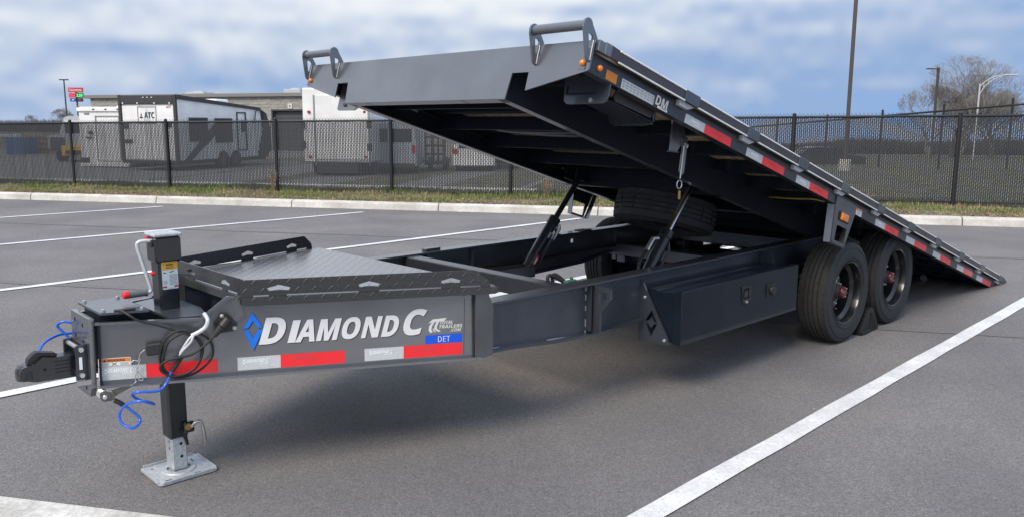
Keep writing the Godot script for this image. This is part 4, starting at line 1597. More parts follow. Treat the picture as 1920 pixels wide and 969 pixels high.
		b.prism(v2([1.566, 0.75, 1.579, 0.75, 1.567, 0.727, 1.567, 0.713, 1.588, 0.699, 1.574, 0.697, 1.553, 0.711, 1.555, 0.728]), 0.001, 0.0022)
		b.prism(v2([1.546, 0.716, 1.551, 0.716, 1.551, 0.709, 1.561, 0.697, 1.555, 0.696, 1.546, 0.707]), 0.001, 0.0022)
		put("dealer_lettering", b, M.sticker_white, rail).transform = T
	# nose plate with bolt holes, and the coupler
	var zy := PB * Transform3D(Basis(Vector3(0, 0, 1), Vector3(0, 1, 0), Vector3(-1, 0, 0)), Vector3(0.0, 0, 0))
	var np := plate("nose_plate", M.charcoal_paint, tr, v2([-0.085, 0.498, 0.098, 0.498, 0.122, 0.54, 0.122, 0.852, -0.122, 0.855, -0.122, 0.58]), -0.016, 0.006, zy)
	for q in [[-0.07, 0.82], [0.035, 0.81], [-0.068, 0.75], [0.038, 0.738], [-0.062, 0.545], [0.05, 0.528]]:
		b = B.new()
		b.prism(disc(Vector2(q[0], q[1]), 0.0095, 14), 0.0062, 0.0068)
		put("bolt_hole", b, M.hole_black, np)
	var cp := part("coupler", tr)
	plate("channel", M.rail_paint, cp, v2([-0.095, 0.575, 0.085, 0.572, 0.085, 0.735, -0.095, 0.738]), 0.007, 0.02, zy)
	for z in [-0.09, 0.08]:
		b = B.new()
		b.t = PB
		b.box(Vector3(-0.034, 0.655, z), Vector3(0.04, 0.155, 0.012), 0.003)
		put("channel_cheek", b, M.rail_paint, cp)
	b = B.new()
	b.t = PB
	b.box(Vector3(-0.035, 0.652, 0.0872), Vector3(0.012, 0.055, 0.002))
	put("paper_tag", b, M.tape_white_print, cp)
	for y in [0.715, 0.6]:
		b = B.new()
		b.t = PB
		b.cyl(Vector3(-0.034, y, -0.1), Vector3(-0.034, y, 0.102), 0.011, 6)
		put("through_bolt", b, M.zinc, cp)
	b = B.new()
	b.t = PB
	b.prism(v2([-0.03, 0.682, -0.125, 0.684, -0.17, 0.692, -0.205, 0.664, -0.235, 0.66, -0.25, 0.655, -0.262, 0.635, -0.263, 0.604, -0.198, 0.586, -0.03, 0.584]), -0.038, 0.038)
	put("coupler_neck", b, M.jack_paint, cp)
	b = B.new()
	b.t = PB
	b.lathe([Vector2(0.037, -0.04), Vector2(0.041, -0.035), Vector2(0.041, 0.002), Vector2(0.037, 0.014), Vector2(0.025, 0.023), Vector2(0.0, 0.026)], 24, Transform3D(Basis(), Vector3(-0.228, 0.635, 0)))
	put("ball_socket", b, M.jack_paint, cp)
	b = B.new()
	b.t = PB
	b.prism(v2([-0.226, 0.666, -0.222, 0.686, -0.205, 0.704, -0.188, 0.714, -0.12, 0.7, -0.108, 0.693, -0.112, 0.684, -0.17, 0.695, -0.2, 0.676, -0.212, 0.662]), -0.02, 0.02)
	put("latch_lever", b, M.black_plastic, cp)
	b = B.new()
	b.t = PB
	b.cyl(Vector3(-0.165, 0.637, -0.05), Vector3(-0.165, 0.637, 0.0405), 0.006, 10)
	put("latch_pin", b, M.hole_black, cp)
	b = B.new()
	b.t = PB
	for k in 4:
		b.box(Vector3(-0.09, 0.665 - 0.016 * k, 0.0385), Vector3(0.075 - 0.008 * (k % 2), 0.0035, 0.001))
	put("cast_lettering", b, M.dark_paint, cp)
	# battery box with its bolted lid behind the nose plate
	var bb := part("nose_box", tr)
	b = B.new()
	b.t = PB
	b.prism(v2([0.045, 0.1, 0.045, -0.1, 0.24, -0.14, 0.24, 0.14]), -0.862, -0.79, [], Transform3D(Basis(Vector3(1, 0, 0), Vector3(0, 0, 1), Vector3(0, -1, 0)), Vector3()))
	put("tray", b, M.dark_paint, bb)
	var flat_ := PB * Transform3D(Basis(Vector3(1, 0, 0), Vector3(0, 0, 1), Vector3(0, -1, 0)), Vector3())
	plate("lid", M.frame_paint, bb, v2([0.035, 0.155, 0.035, -0.155, 0.225, -0.17, 0.225, 0.2]), -0.879, -0.869, flat_)
	for q in [[0.055, 0.125], [0.055, -0.13], [0.205, 0.17], [0.205, -0.145]]:
		bolt(bb, PB * Vector3(q[0], 0.879, q[1]), Vector3.UP, 0.008)
	b = B.new()
	b.t = PB
	b.box(Vector3(0.14, 0.884, 0.165), Vector3(0.075, 0.01, 0.02), 0.003)
	put("cord_clip", b, M.black_plastic, bb)
	# treadplate platform over the A-frame
	var pf := part("tongue_platform", tr)
	var fl := plate("floor", M.tread_floor, pf, v2([0.585, 0.37, 0.585, -0.37, 1.72, -0.86, 1.72, 0.86]), -0.926, -0.918, flat_)
	fl.set_meta("label", "grey diamond-tread floor of the tongue platform")
	for sg in [1.0, -1.0]:
		var T := TN if sg > 0.0 else TF
		var upper := v2([0.625, 0.926, 0.635, 1.003, 0.645, 1.006, 1.74, 1.013, 1.76, 1.008, 1.825, 0.958, 1.835, 0.93, 1.835, 0.926])
		var holes := []
		for q in [0.795, 1.215, 1.625]:
			holes.append(chevron(Vector2(q, 0.972), 0.052, 0.007, 0.018))
		for q in [[0.68, 0.75], [0.83, 1.165], [1.265, 1.575], [1.675, 1.78]]:
			holes.append(v2([q[0], 0.9275, q[1], 0.9275, q[1], 0.9345, q[0], 0.9345]))
		plate("upright_lip", M.tread_black, pf, upper, sg * 0.04, sg * 0.046, T, holes)
		plate("fascia", M.tread_black, pf, v2([0.628, 0.892, 0.65, 0.886, 1.86, 0.89, 1.872, 0.896, 1.872, 0.9255, 0.628, 0.9255]), sg * 0.047, sg * 0.055, T)
		plate("ledge", M.tread_black, pf, v2([0.6, 0.9185, 1.865, 0.9185, 1.865, 0.9255, 0.6, 0.9255]), sg * 0.0, sg * 0.0465, T)
	var FP := PB * Transform3D(Basis(Vector3(0, 0, 1), Vector3(0, 1, 0), Vector3(-1, 0, 0)), Vector3(0.585, 0, 0))
	var fh := [chevron(Vector2(-0.19, 0.972), 0.052, 0.007, 0.018), chevron(Vector2(0.2, 0.972), 0.052, 0.007, 0.018)]
	for q in [[-0.36, -0.22], [-0.15, 0.17], [0.22, 0.33]]:
		fh.append(v2([q[0], 0.9275, q[1], 0.9275, q[1], 0.9345, q[0], 0.9345]))
	plate("upright_lip", M.tread_black, pf, v2([-0.385, 0.926, 0.385, 0.926, 0.378, 1.004, -0.378, 1.004]), 0.0, 0.006, FP, fh)
	plate("fascia", M.tread_black, pf, v2([-0.37, 0.888, 0.385, 0.888, 0.39, 0.9255, -0.385, 0.9255]), 0.007, 0.015, FP)
	# bulkhead below the platform with a recessed latch
	var bk := plate("bulkhead", M.dark_paint, tr, v2([-0.34, 0.56, 0.34, 0.56, 0.34, 0.915, -0.34, 0.915]), -0.03, -0.022, FP, [rrect(0.015, 0.765, 0.14, 0.875, 0.008)])
	plate("latch_cup", M.hole_black, bk, rrect(0.01, 0.76, 0.145, 0.88, 0.008), -0.03, -0.02)
	plate("latch_plate", M.dark_paint, bk, rrect(0.06, 0.785, 0.128, 0.86, 0.006), -0.019, 0.012)
	bolt(bk, Vector3(0.11, 0.81, 0.012), Vector3(0, 0, 1), 0.006)
	# safety cables, breakaway wire, power cord: all hang on the tongue
	var sc := part("safety_cable", tr, "blue coated safety cable on the near side")
	b = B.new()
	b.t = TN
	b.tube(curve(pts([[0.325, 0.612, 0.057], [0.299, 0.553, 0.066], [0.263, 0.53, 0.085], [0.192, 0.538, 0.106], [0.162, 0.523, 0.076], [0.178, 0.489, 0.045], [0.247, 0.464, 0.065], [0.207, 0.499, 0.115], [0.141, 0.482, 0.086], [0.106, 0.435, 0.055], [0.112, 0.392, 0.064], [0.153, 0.37, 0.084], [0.181, 0.379, 0.064], [0.183, 0.401, 0.044], [0.148, 0.439, 0.035], [0.118, 0.466, 0.035]]), 6), 0.0062, 8)
	put("coiled_cable", b, M.cable_blue, sc)
	b = B.new()
	b.t = TN
	b.tube(pts([[0.122, 0.462, 0.035], [0.106, 0.475, 0.034], [0.085, 0.487, 0.03]]), 0.0105, 8)
	put("cable_sleeve", b, M.cord_rubber, sc)
	b = B.new()
	b.t = TN
	b.tube(pts([[0.368, 0.673, 0.058], [0.35, 0.645, 0.058], [0.325, 0.606, 0.057]]), 0.01, 8)
	put("cable_sleeve", b, M.cord_rubber, sc)
	b = B.new()
	b.t = TN
	b.tube(curve(pts([[0.469, 0.856, 0.03], [0.482, 0.836, 0.069], [0.472, 0.805, 0.072], [0.442, 0.782, 0.069], [0.412, 0.768, 0.068]]), 5), 0.0095, 10)
	b.tube(curve(pts([[0.43, 0.778, 0.066], [0.405, 0.757, 0.068], [0.385, 0.73, 0.068], [0.362, 0.69, 0.06]]), 5), 0.0055, 8)
	b.tube(curve(pts([[0.42, 0.77, 0.075], [0.41, 0.745, 0.08], [0.39, 0.72, 0.072], [0.372, 0.7, 0.066], [0.36, 0.68, 0.06]]), 5), 0.0055, 8)
	put("snap_hook", b, M.crank_white, sc)
	var cl := part("cable_clevis", tr)
	b = B.new()
	b.t = TN
	for k in 4:
		b.lathe([Vector2(0.019, -0.004), Vector2(0.023, 0), Vector2(0.019, 0.004), Vector2(0.015, 0), Vector2(0.019, -0.004)], 20, Transform3D(Basis(Vector3(1, 0, 0), PI / 2), Vector3(0.035 + 0.004 * k, 0.515, 0.004 + 0.007 * k)))
	put("cable_eye", b, M.zinc, cl)
	b = B.new()
	b.t = TN
	b.prism(disc(Vector2(0.052, 0.508), 0.022, 18), 0.028, 0.04)
	b.prism(v2([0.052, 0.53, 0.09, 0.52, 0.088, 0.49, 0.06, 0.487]), 0.029, 0.037)
	b.prism(v2([0.075, 0.53, 0.16, 0.553, 0.16, 0.543, 0.09, 0.505]), 0.018, 0.027)
	put("clevis_plate", b, M.hub_grey, cl)
	b = B.new()
	b.t = TN
	b.cyl(Vector3(0.051, 0.508, 0.02), Vector3(0.051, 0.508, 0.05), 0.01, 14, -1.0, 0.003)
	put("clevis_pin", b, M.zinc, cl)
	sc = part("safety_cable", tr, "blue safety cable looping behind the nose plate")
	b = B.new()
	b.t = PB
	b.tube(curve(pts([[0.0, 0.7, -0.15], [-0.03, 0.745, -0.17], [-0.05, 0.775, -0.18], [-0.03, 0.795, -0.16], [0.01, 0.78, -0.14], [0.02, 0.74, -0.16], [-0.05, 0.735, -0.165], [-0.12, 0.72, -0.12], [-0.16, 0.69, -0.07], [-0.18, 0.665, -0.045]]), 6), 0.0062, 8)
	put("coiled_cable", b, M.cable_blue, sc)
	b = B.new()
	b.t = TN
	b.tube(curve(pts([[0.217, 0.708, 0.03], [0.197, 0.689, 0.026], [0.187, 0.657, 0.022], [0.17, 0.66, 0.02], [0.157, 0.644, 0.019], [0.174, 0.622, 0.02], [0.187, 0.637, 0.022], [0.197, 0.666, 0.02], [0.185, 0.637, 0.016], [0.182, 0.612, 0.02], [0.195, 0.59, 0.018], [0.204, 0.566, 0.018], [0.186, 0.571, 0.018], [0.181, 0.607, 0.022], [0.171, 0.577, 0.018], [0.175, 0.561, 0.02], [0.154, 0.55, 0.034]]), 4), 0.0022, 6)
	put("breakaway_wire", b, M.zinc, tr)
	b = B.new()
	b.t = TN
	b.box(Vector3(0.255, 0.707, 0.022), Vector3(0.068, 0.052, 0.036), 0.005, Basis(Vector3(0, 0, 1), 0.08))
	put("breakaway_switch", b, M.black_plastic, tr)
	var pc := part("power_cord", tr)
	b = B.new()
	b.t = TN
	b.tube(curve(pts([[0.1, 0.884, 0.0], [0.13, 0.885, 0.02], [0.165, 0.866, 0.045], [0.2, 0.842, 0.043], [0.279, 0.816, 0.042], [0.343, 0.79, 0.042], [0.384, 0.776, 0.05], [0.44, 0.74, 0.056], [0.452, 0.68, 0.053], [0.43, 0.62, 0.053], [0.375, 0.584, 0.053], [0.32, 0.592, 0.052], [0.289, 0.632, 0.053], [0.298, 0.7, 0.053], [0.326, 0.752, 0.053], [0.4, 0.781, 0.048], [0.47, 0.755, 0.045], [0.5, 0.7, 0.043], [0.489, 0.645, 0.043], [0.43, 0.592, 0.043], [0.352, 0.57, 0.043], [0.3, 0.592, 0.043], [0.278, 0.65, 0.043], [0.286, 0.72, 0.045], [0.319, 0.77, 0.048], [0.37, 0.79, 0.05], [0.42, 0.77, 0.056], [0.458, 0.71, 0.06], [0.44, 0.64, 0.062], [0.4, 0.6, 0.062], [0.33, 0.585, 0.062], [0.285, 0.61, 0.064], [0.28, 0.638, 0.067], [0.31, 0.662, 0.07], [0.36, 0.672, 0.072], [0.415, 0.684, 0.07], [0.474, 0.727, 0.066], [0.526, 0.779, 0.062]]), 5), 0.0055, 8)
	put("coiled_cord", b, M.cord_rubber, pc)
	b = B.new()
	b.t = TN
	b.cyl(Vector3(0.505, 0.758, 0.06), Vector3(0.54, 0.797, 0.056), 0.012, 14, 0.019)
	b.cyl(Vector3(0.54, 0.797, 0.056), Vector3(0.572, 0.832, 0.05), 0.021, 16, 0.021, 0.004)
	put("plug", b, M.black_plastic, pc)
	plate("plug_holder", M.black_plastic, pc, v2([0.506, 0.806, 0.53, 0.762, 0.6, 0.77, 0.61, 0.8, 0.562, 0.852, 0.535, 0.848]), 0.002, 0.03, TN)
	for q in [[0.543, 0.843], [0.597, 0.783]]:
		bolt(pc, TN * Vector3(q[0], q[1], 0.03), TN.basis.z, 0.007)

func make_jack(tr: Node3D):
	var j := part("jack", tr)
	var b := B.new()
	var cx := -5.246
	b.box(Vector3(-5.243, 1.11, 0), Vector3(0.124, 0.125, 0.116), 0.012)
	put("gear_head", b, M.jack_paint, j)
	b = B.new()
	b.box(Vector3(-5.243, 1.178, 0), Vector3(0.132, 0.016, 0.124), 0.005)
	put("cap", b, M.galvanized, j)
	b = B.new()
	b.box(Vector3(cx, 0.62, 0), Vector3(0.092, 0.88, 0.096), 0.009)
	put("outer_tube", b, M.jack_paint, j)
	b = B.new()
	b.box(Vector3(cx, 0.12, 0), Vector3(0.078, 0.21, 0.08), 0.008)
	var leg := put("drop_leg", b, M.galvanized, j)
	for y in [0.15, 0.085]:
		b = B.new()
		b.cyl(Vector3(cx + 0.008, y, 0.0395), Vector3(cx + 0.008, y, 0.0406), 0.0075, 12)
		put("pin_hole", b, M.hole_black, leg)
	for y in [0.165, 0.13]:
		b = B.new()
		b.box(Vector3(cx - 0.0392, y, 0.015), Vector3(0.001, 0.012, 0.009))
		put("pin_hole", b, M.hole_black, leg)
	b = B.new()
	b.prism(rrect(-0.142, -0.132, 0.142, 0.132, 0.022), 0.004, 0.012, [], Transform3D(Basis(Vector3(1, 0, 0), Vector3(0, 0, 1), Vector3(0, -1, 0)), Vector3(0, 0.018, 0)))
	b.lathe([Vector2(0.085, 0.012), Vector2(0.078, 0.02), Vector2(0.055, 0.021)], 28)
	for sg in [-1.0, 1.0]:
		b.box(Vector3(0, 0.019, sg * 0.131), Vector3(0.25, 0.011, 0.006), 0.002)
		b.box(Vector3(sg * 0.14, 0.017, 0), Vector3(0.006, 0.01, 0.22), 0.002)
	var foot := put("foot_plate", b, M.galvanized, j)
	foot.position = Vector3(cx, 0.0, 0.013)
	for q in [[-0.09, 0.1, 0.03, 0.006], [0.09, -0.06, 0.006, 0.03], [0.05, 0.105, 0.03, 0.005], [-0.1, -0.08, 0.012, 0.006]]:
		b = B.new()
		b.box(Vector3(q[0], 0.0145, q[1]), Vector3(q[2], 0.001, q[3]))
		put("slot", b, M.hole_black, foot)
	# crank
	b = B.new()
	b.tube(curve(pts([[-5.3, 1.152, 0.02], [-5.335, 1.154, 0.015], [-5.358, 1.15, 0.01], [-5.366, 1.13, 0.005], [-5.345, 1.05, 0.0], [-5.318, 0.94, 0.0], [-5.316, 0.918, 0.0], [-5.328, 0.909, 0.0], [-5.345, 0.909, 0.0]]), 5), 0.0085, 10)
	put("crank_handle", b, M.crank_white, j)
	b = B.new()
	b.cyl(Vector3(-5.334, 0.9095, 0.0), Vector3(-5.415, 0.911, 0.0), 0.0145, 16, 0.0165)
	b.cyl(Vector3(-5.334, 0.9095, 0.0), Vector3(-5.34, 0.9095, 0.0), 0.0165, 16)
	var gp := put("crank_grip", b, M.grip_grey, j)
	b = B.new()
	b.cyl(Vector3(-5.413, 0.911, 0.0), Vector3(-5.443, 0.9115, 0.0), 0.0172, 16, 0.0172, 0.005)
	put("grip_cap", b, M.grip_red, gp)
	for q in [[1.158, -0.03], [1.0, 0.02]]:
		b = B.new()
		b.cyl(Vector3(-5.3, q[0], q[1]), Vector3(-5.318, q[0], q[1]), 0.0095, 10, 0.0085, 0.002)
		put("red_cap", b, M.grip_red, j)
	b = B.new()
	b.cyl(Vector3(-5.296, 1.14, 0.02), Vector3(-5.312, 1.14, 0.02), 0.018, 14)
	put("crank_boss", b, M.black_plastic, j)
	bolt(j, Vector3(-5.181, 1.15, 0.02), Vector3(1, 0, 0), 0.006)
	# sticker on the tube
	var st := plate("sticker", M.sticker_pale, j, rrect(-5.278, 0.922, -5.204, 1.056, 0.005), 0.0484, 0.0494)
	plate("yellow_panel", M.sticker_yellow, st, rrect(-5.277, 1.014, -5.205, 1.055, 0.004), 0.0495, 0.05)
	plate("red_band", M.sticker_red, st, v2([-5.277, 0.93, -5.205, 0.93, -5.205, 0.938, -5.277, 0.938]), 0.0495, 0.05)
	b = B.new()
	b.text("WARNING", bold, Rect2(-5.258, 1.034, 0.034, 0.008), 0.0502, 0.0004)
	for k in 2:
		b.box(Vector3(-5.241, 1.028 - 0.006 * k, 0.0503), Vector3(0.036, 0.002, 0.0004))
	b.box(Vector3(-5.266, 1.001, 0.0498), Vector3(0.014, 0.004, 0.0005), 0.0, Basis(Vector3(0, 0, 1), -0.3))
	b.box(Vector3(-5.233, 1.004, 0.0498), Vector3(0.02, 0.004, 0.0005), 0.0, Basis(Vector3(0, 0, 1), 0.15))
	put("print", b, M.print_black, st)
	b = B.new()
	for k in 8:
		b.box(Vector3(-5.227, 0.99 - 0.0065 * k, 0.0498), Vector3(0.036, 0.0026, 0.0005))
	for k in 3:
		b.box(Vector3(-5.265, 0.962 - 0.006 * k, 0.0498), Vector3(0.018, 0.0024, 0.0005))
	put("small_print", b, M.print_grey, st, "stuff")
	b = B.new()
	b.box(Vector3(-5.241, 0.934, 0.0505), Vector3(0.034, 0.013, 0.0008), 0.0)
	put("maker_panel", b, M.sticker_pale, st)
	# mounting plate and pull pin
	b = B.new()
	b.t = Transform3D(Basis(), Vector3(cx, 0.818, 0))
	b.prism(v2([-0.075, -0.22, 0.075, -0.28, 0.12, -0.1, 0.12, 0.1, 0.075, 0.28, -0.075, 0.22]), -0.006, 0.006, [], Transform3D(Basis(Vector3(1, 0, 0), Vector3(0, 0, 1), Vector3(0, -1, 0)), Vector3()))
	put("mount_plate", b, M.frame_paint, j)
	var pin := part("pull_pin", j)
	pin.name = "pull_pin"
	b = B.new()
	b.box(Vector3(-5.205, 0.235, 0.062), Vector3(0.05, 0.055, 0.028), 0.005)
	b.prism(v2([-5.245, 0.225, -5.215, 0.225, -5.205, 0.14, -5.215, 0.14]), 0.05, 0.056)
	put("pin_bracket", b, M.jack_paint, pin)
	b = B.new()
	b.cyl(Vector3(-5.213, 0.24, 0.076), Vector3(-5.213, 0.24, 0.082), 0.017, 14)
	put("pin_washer", b, M.brass, pin)
	b = B.new()
	b.tube(curve(pts([[-5.205, 0.237, 0.06], [-5.2, 0.243, 0.09], [-5.19, 0.262, 0.105], [-5.172, 0.266, 0.108], [-5.158, 0.25, 0.11], [-5.152, 0.21, 0.112], [-5.148, 0.15, 0.114]]), 5), 0.0085, 10)
	put("pin_handle", b, M.chrome, pin)

func make_toolbox(tr: Node3D):
	var t := part("toolbox", tr)
	var b := B.new()
	b.prism(v2([0.838, 0.355, 1.085, 0.352, 1.085, 0.672, 0.98, 0.668, 0.972, 0.66, 0.9, 0.662, 0.892, 0.672, 0.838, 0.672]), 1.11, 2.555, [], Transform3D(Basis(Vector3(0, 0, 1), Vector3(0, 1, 0), Vector3(-1, 0, 0)), Vector3()))
	put("box_body", b, M.box_paint, t)
	b = B.new()
	b.box(Vector3(-1.84, 0.517, 1.093), Vector3(1.472, 0.338, 0.012), 0.004)
	var door := put("door", b, M.box_paint, t)
	b = B.new()
	b.box(Vector3(-2.562, 0.512, 1.06), Vector3(0.012, 0.33, 0.055), 0.003)
	put("corner_trim", b, M.box_paint, t)
	b = B.new()
	b.box(Vector3(-1.84, 0.6865, 1.075), Vector3(1.472, 0.006, 0.045), 0.002)
	put("rain_lip", b, M.box_paint, t)
	# paddle latch and round lock
	plate("latch_frame", M.black_plastic, door, v2([-1.89, 0.628, -1.773, 0.624, -1.77, 0.525, -1.83, 0.498, -1.875, 0.52]), 1.0992, 1.106, Transform3D(), [rrect(-1.872, 0.54, -1.79, 0.613, 0.005)])
	plate("latch_recess", M.hole_black, door, rrect(-1.873, 0.539, -1.789, 0.614, 0.005), 1.0993, 1.1005)
	plate("latch_paddle", M.jack_paint, door, rrect(-1.862, 0.552, -1.815, 0.595, 0.006), 1.1006, 1.108)
	plate("latch_paddle", M.jack_paint, door, rrect(-1.806, 0.556, -1.796, 0.608, 0.003), 1.1006, 1.109)
	bolt(door, Vector3(-1.83, 0.518, 1.106), Vector3(0, 0, 1), 0.008)
	plate("lock_plate", M.black_plastic, door, rrect(-1.555, 0.51, -1.452, 0.6, 0.006), 1.0992, 1.107)
	b = B.new()
	b.cyl(Vector3(-1.495, 0.552, 1.107), Vector3(-1.495, 0.552, 1.128), 0.036, 22, 0.033, 0.004)
	put("lock_knob", b, M.black_plastic, door)
	# end bracket with cut diamond
	var zx := Transform3D(Basis(Vector3(0, 0, 1), Vector3(0, 1, 0), Vector3(-1, 0, 0)), Vector3(-2.572, 0, 0))
	var up := v2([0.832, 0.466, 0.878, 0.54, 0.924, 0.466, 0.902, 0.466, 0.878, 0.496, 0.854, 0.466])
	var dn := v2([0.832, 0.456, 0.854, 0.456, 0.878, 0.424, 0.902, 0.456, 0.924, 0.456, 0.878, 0.37])
	var br := plate("end_bracket", M.frame_paint, t, v2([0.715, 0.705, 0.745, 0.73, 0.775, 0.735, 0.808, 0.702, 1.005, 0.385, 1.012, 0.37, 1.012, 0.336, 0.778, 0.327, 0.778, 0.46, 0.715, 0.487]), -0.004, 0.008, zx, [up, dn])
	bolt(br, Vector3(0.824, 0.615, 0.008), Vector3(0, 0, 1), 0.009)
	bolt(br, Vector3(0.982, 0.362, 0.008), Vector3(0, 0, 1), 0.009)
	plate("end_bracket", M.frame_paint, t, v2([0.79, 0.74, 0.83, 0.765, 0.87, 0.75, 0.9, 0.7, 0.9, 0.45, 0.79, 0.45]), -0.004, 0.008, zx.translated(Vector3(1.475, 0, 0)))

func tyre_mesh(b: B, x: Transform3D, R: float, w: float, rim: float, blocks: bool):
	var h := w / 2
	var tw := h * 0.8
	var prof := [Vector2(rim, -h * 0.86), Vector2(rim + 0.012, -h * 0.95), Vector2(R * 0.74, -h), Vector2(R * 0.83, -h), Vector2(R * 0.93, -h * 0.945), Vector2(R * 0.975, -h * 0.87)]
	b.lathe(prof, 72, x)
	var p2 := []
	for v in prof:
		p2.append(Vector2(v.x, -v.y))
	p2.reverse()
	b.lathe(p2, 72, x)

func make_wheel(called: String, parent: Node, x: Transform3D, R := 0.4, blocks := false) -> Node3D:
	var w := part(called, parent)
	w.transform = x
	var width := 0.24
	var h := width / 2
	var b := B.new()
	tyre_mesh(b, Transform3D(), R, width, 0.245, blocks)
	# moulded ring and scuffed text band on each sidewall
	for sg in [-1.0, 1.0]:
		b.lathe([Vector2(0.272, sg * h * 0.985), Vector2(0.275, sg * (h * 0.985 + 0.004)), Vector2(0.279, sg * (h * 0.99 + 0.004)), Vector2(0.282, sg * h * 0.99)], 72)
		b.lathe([Vector2(0.345, sg * h * 0.985), Vector2(0.347, sg * (h * 0.985 + 0.003)), Vector2(0.352, sg * (h * 0.975 + 0.004)), Vector2(0.354, sg * h * 0.97)], 72)
	put("tyre", b, M.tyre_rubber, w)
	b = B.new()
	var e := h * 0.87
	var rs := R * 0.975
	# tread: five ribs parted by four grooves
	var cuts := [-1.0, -0.56, -0.49, -0.2, -0.13, 0.13, 0.2, 0.49, 0.56, 1.0]
	var prof := [Vector2(rs, -e)]
	for k in 5:
		var a: float = cuts[k * 2] * e
		var c: float = cuts[k * 2 + 1] * e
		var crown := func(y): return R - 0.010 * (y / e) * (y / e)
		if k > 0:
			prof.append(Vector2(R - 0.016, a + 0.001))
		prof.append(Vector2(crown.call(a) - 0.001, a + (0.004 if k > 0 else 0.006)))
		prof.append(Vector2(crown.call(c) - 0.001, c - (0.004 if k < 4 else 0.006)))
		if k < 4:
			prof.append(Vector2(R - 0.016, c - 0.001))
	prof.append(Vector2(rs, e))
	var notch := {}
	if blocks:
		for i in prof.size() - 1:
			if absf(prof[i].x - prof[i + 1].x) < 0.004 and prof[i].x > R - 0.013:
				notch[i] = 8
	else:
		notch = {0: 3, prof.size() - 2: 3}
	b.lathe(prof, 144, Transform3D(), notch)
	put("tread", b, M.tread_rubber if not blocks else M.tyre_rubber, w)
	# deep black rim
	b = B.new()
	var f := h * 0.9
	b.lathe([Vector2(0.232, -f), Vector2(0.244, -f - 0.004), Vector2(0.25, -f + 0.006), Vector2(0.245, -f + 0.02), Vector2(0.245, f - 0.02), Vector2(0.251, f - 0.006), Vector2(0.246, f + 0.006), Vector2(0.237, f + 0.002), Vector2(0.232, f - 0.012), Vector2(0.226, f - 0.05), Vector2(0.205, f - 0.075), Vector2(0.2, f - 0.15), Vector2(0.185, f - 0.163), Vector2(0.16, f - 0.163), Vector2(0.15, f - 0.15), Vector2(0.085, f - 0.146), Vector2(0.085, f - 0.2), Vector2(0.2, f - 0.2), Vector2(0.232, -f)], 64)
	put("rim", b, M.rim_black, w)
	return w

func hub_parts(w: Node3D, valve_at: float):
	var f := 0.108
	var b := B.new()
	b.lathe([Vector2(0.062, f - 0.15), Vector2(0.06, f - 0.085), Vector2(0.054, f - 0.075), Vector2(0.05, f - 0.05), Vector2(0, f - 0.05)], 28)
	put("hub", b, M.hub_grey, w)
	b = B.new()
	b.lathe([Vector2(0.047, f - 0.05), Vector2(0.048, f - 0.03), Vector2(0.044, f - 0.022), Vector2(0.026, f - 0.02), Vector2(0.024, f - 0.016), Vector2(0, f - 0.016)], 24)
	var cap := put("hub_cap", b, M.hub_red, w)
	for k in 6:
		b = B.new()
		b.cyl(Vector3(cos(TAU * k / 6) * 0.036, f - 0.022, sin(TAU * k / 6) * 0.036), Vector3(cos(TAU * k / 6) * 0.036, f - 0.014, sin(TAU * k / 6) * 0.036), 0.006, 6)
		put("cap_screw", b, M.zinc if k % 2 else M.hub_red, cap)
	for k in 8:
		var u := TAU * (k + 0.3) / 8
		var c := Vector3(cos(u) * 0.112, f - 0.148, sin(u) * 0.112)
		b = B.new()
		b.cyl(c, c + Vector3(0, 0.008, 0), 0.019, 16)
		b.cyl(c + Vector3(0, 0.008, 0), c + Vector3(0, 0.034, 0), 0.0145, 6, 0.013, 0.002)
		b.cyl(c + Vector3(0, 0.03, 0), c + Vector3(0, 0.05, 0), 0.0085, 10, -1.0, 0.002)
		put("lug_nut", b, M.lug_steel, w)
	b = B.new()
	var d := Vector3(cos(valve_at), 0, sin(valve_at))
	b.tube([d * 0.165 + Vector3(0, f - 0.16, 0), d * 0.15 + Vector3(0, f - 0.11, 0), d * 0.14 + Vector3(0, f - 0.08, 0)], 0.006, 8)
	put("valve_stem", b, M.brass, w)

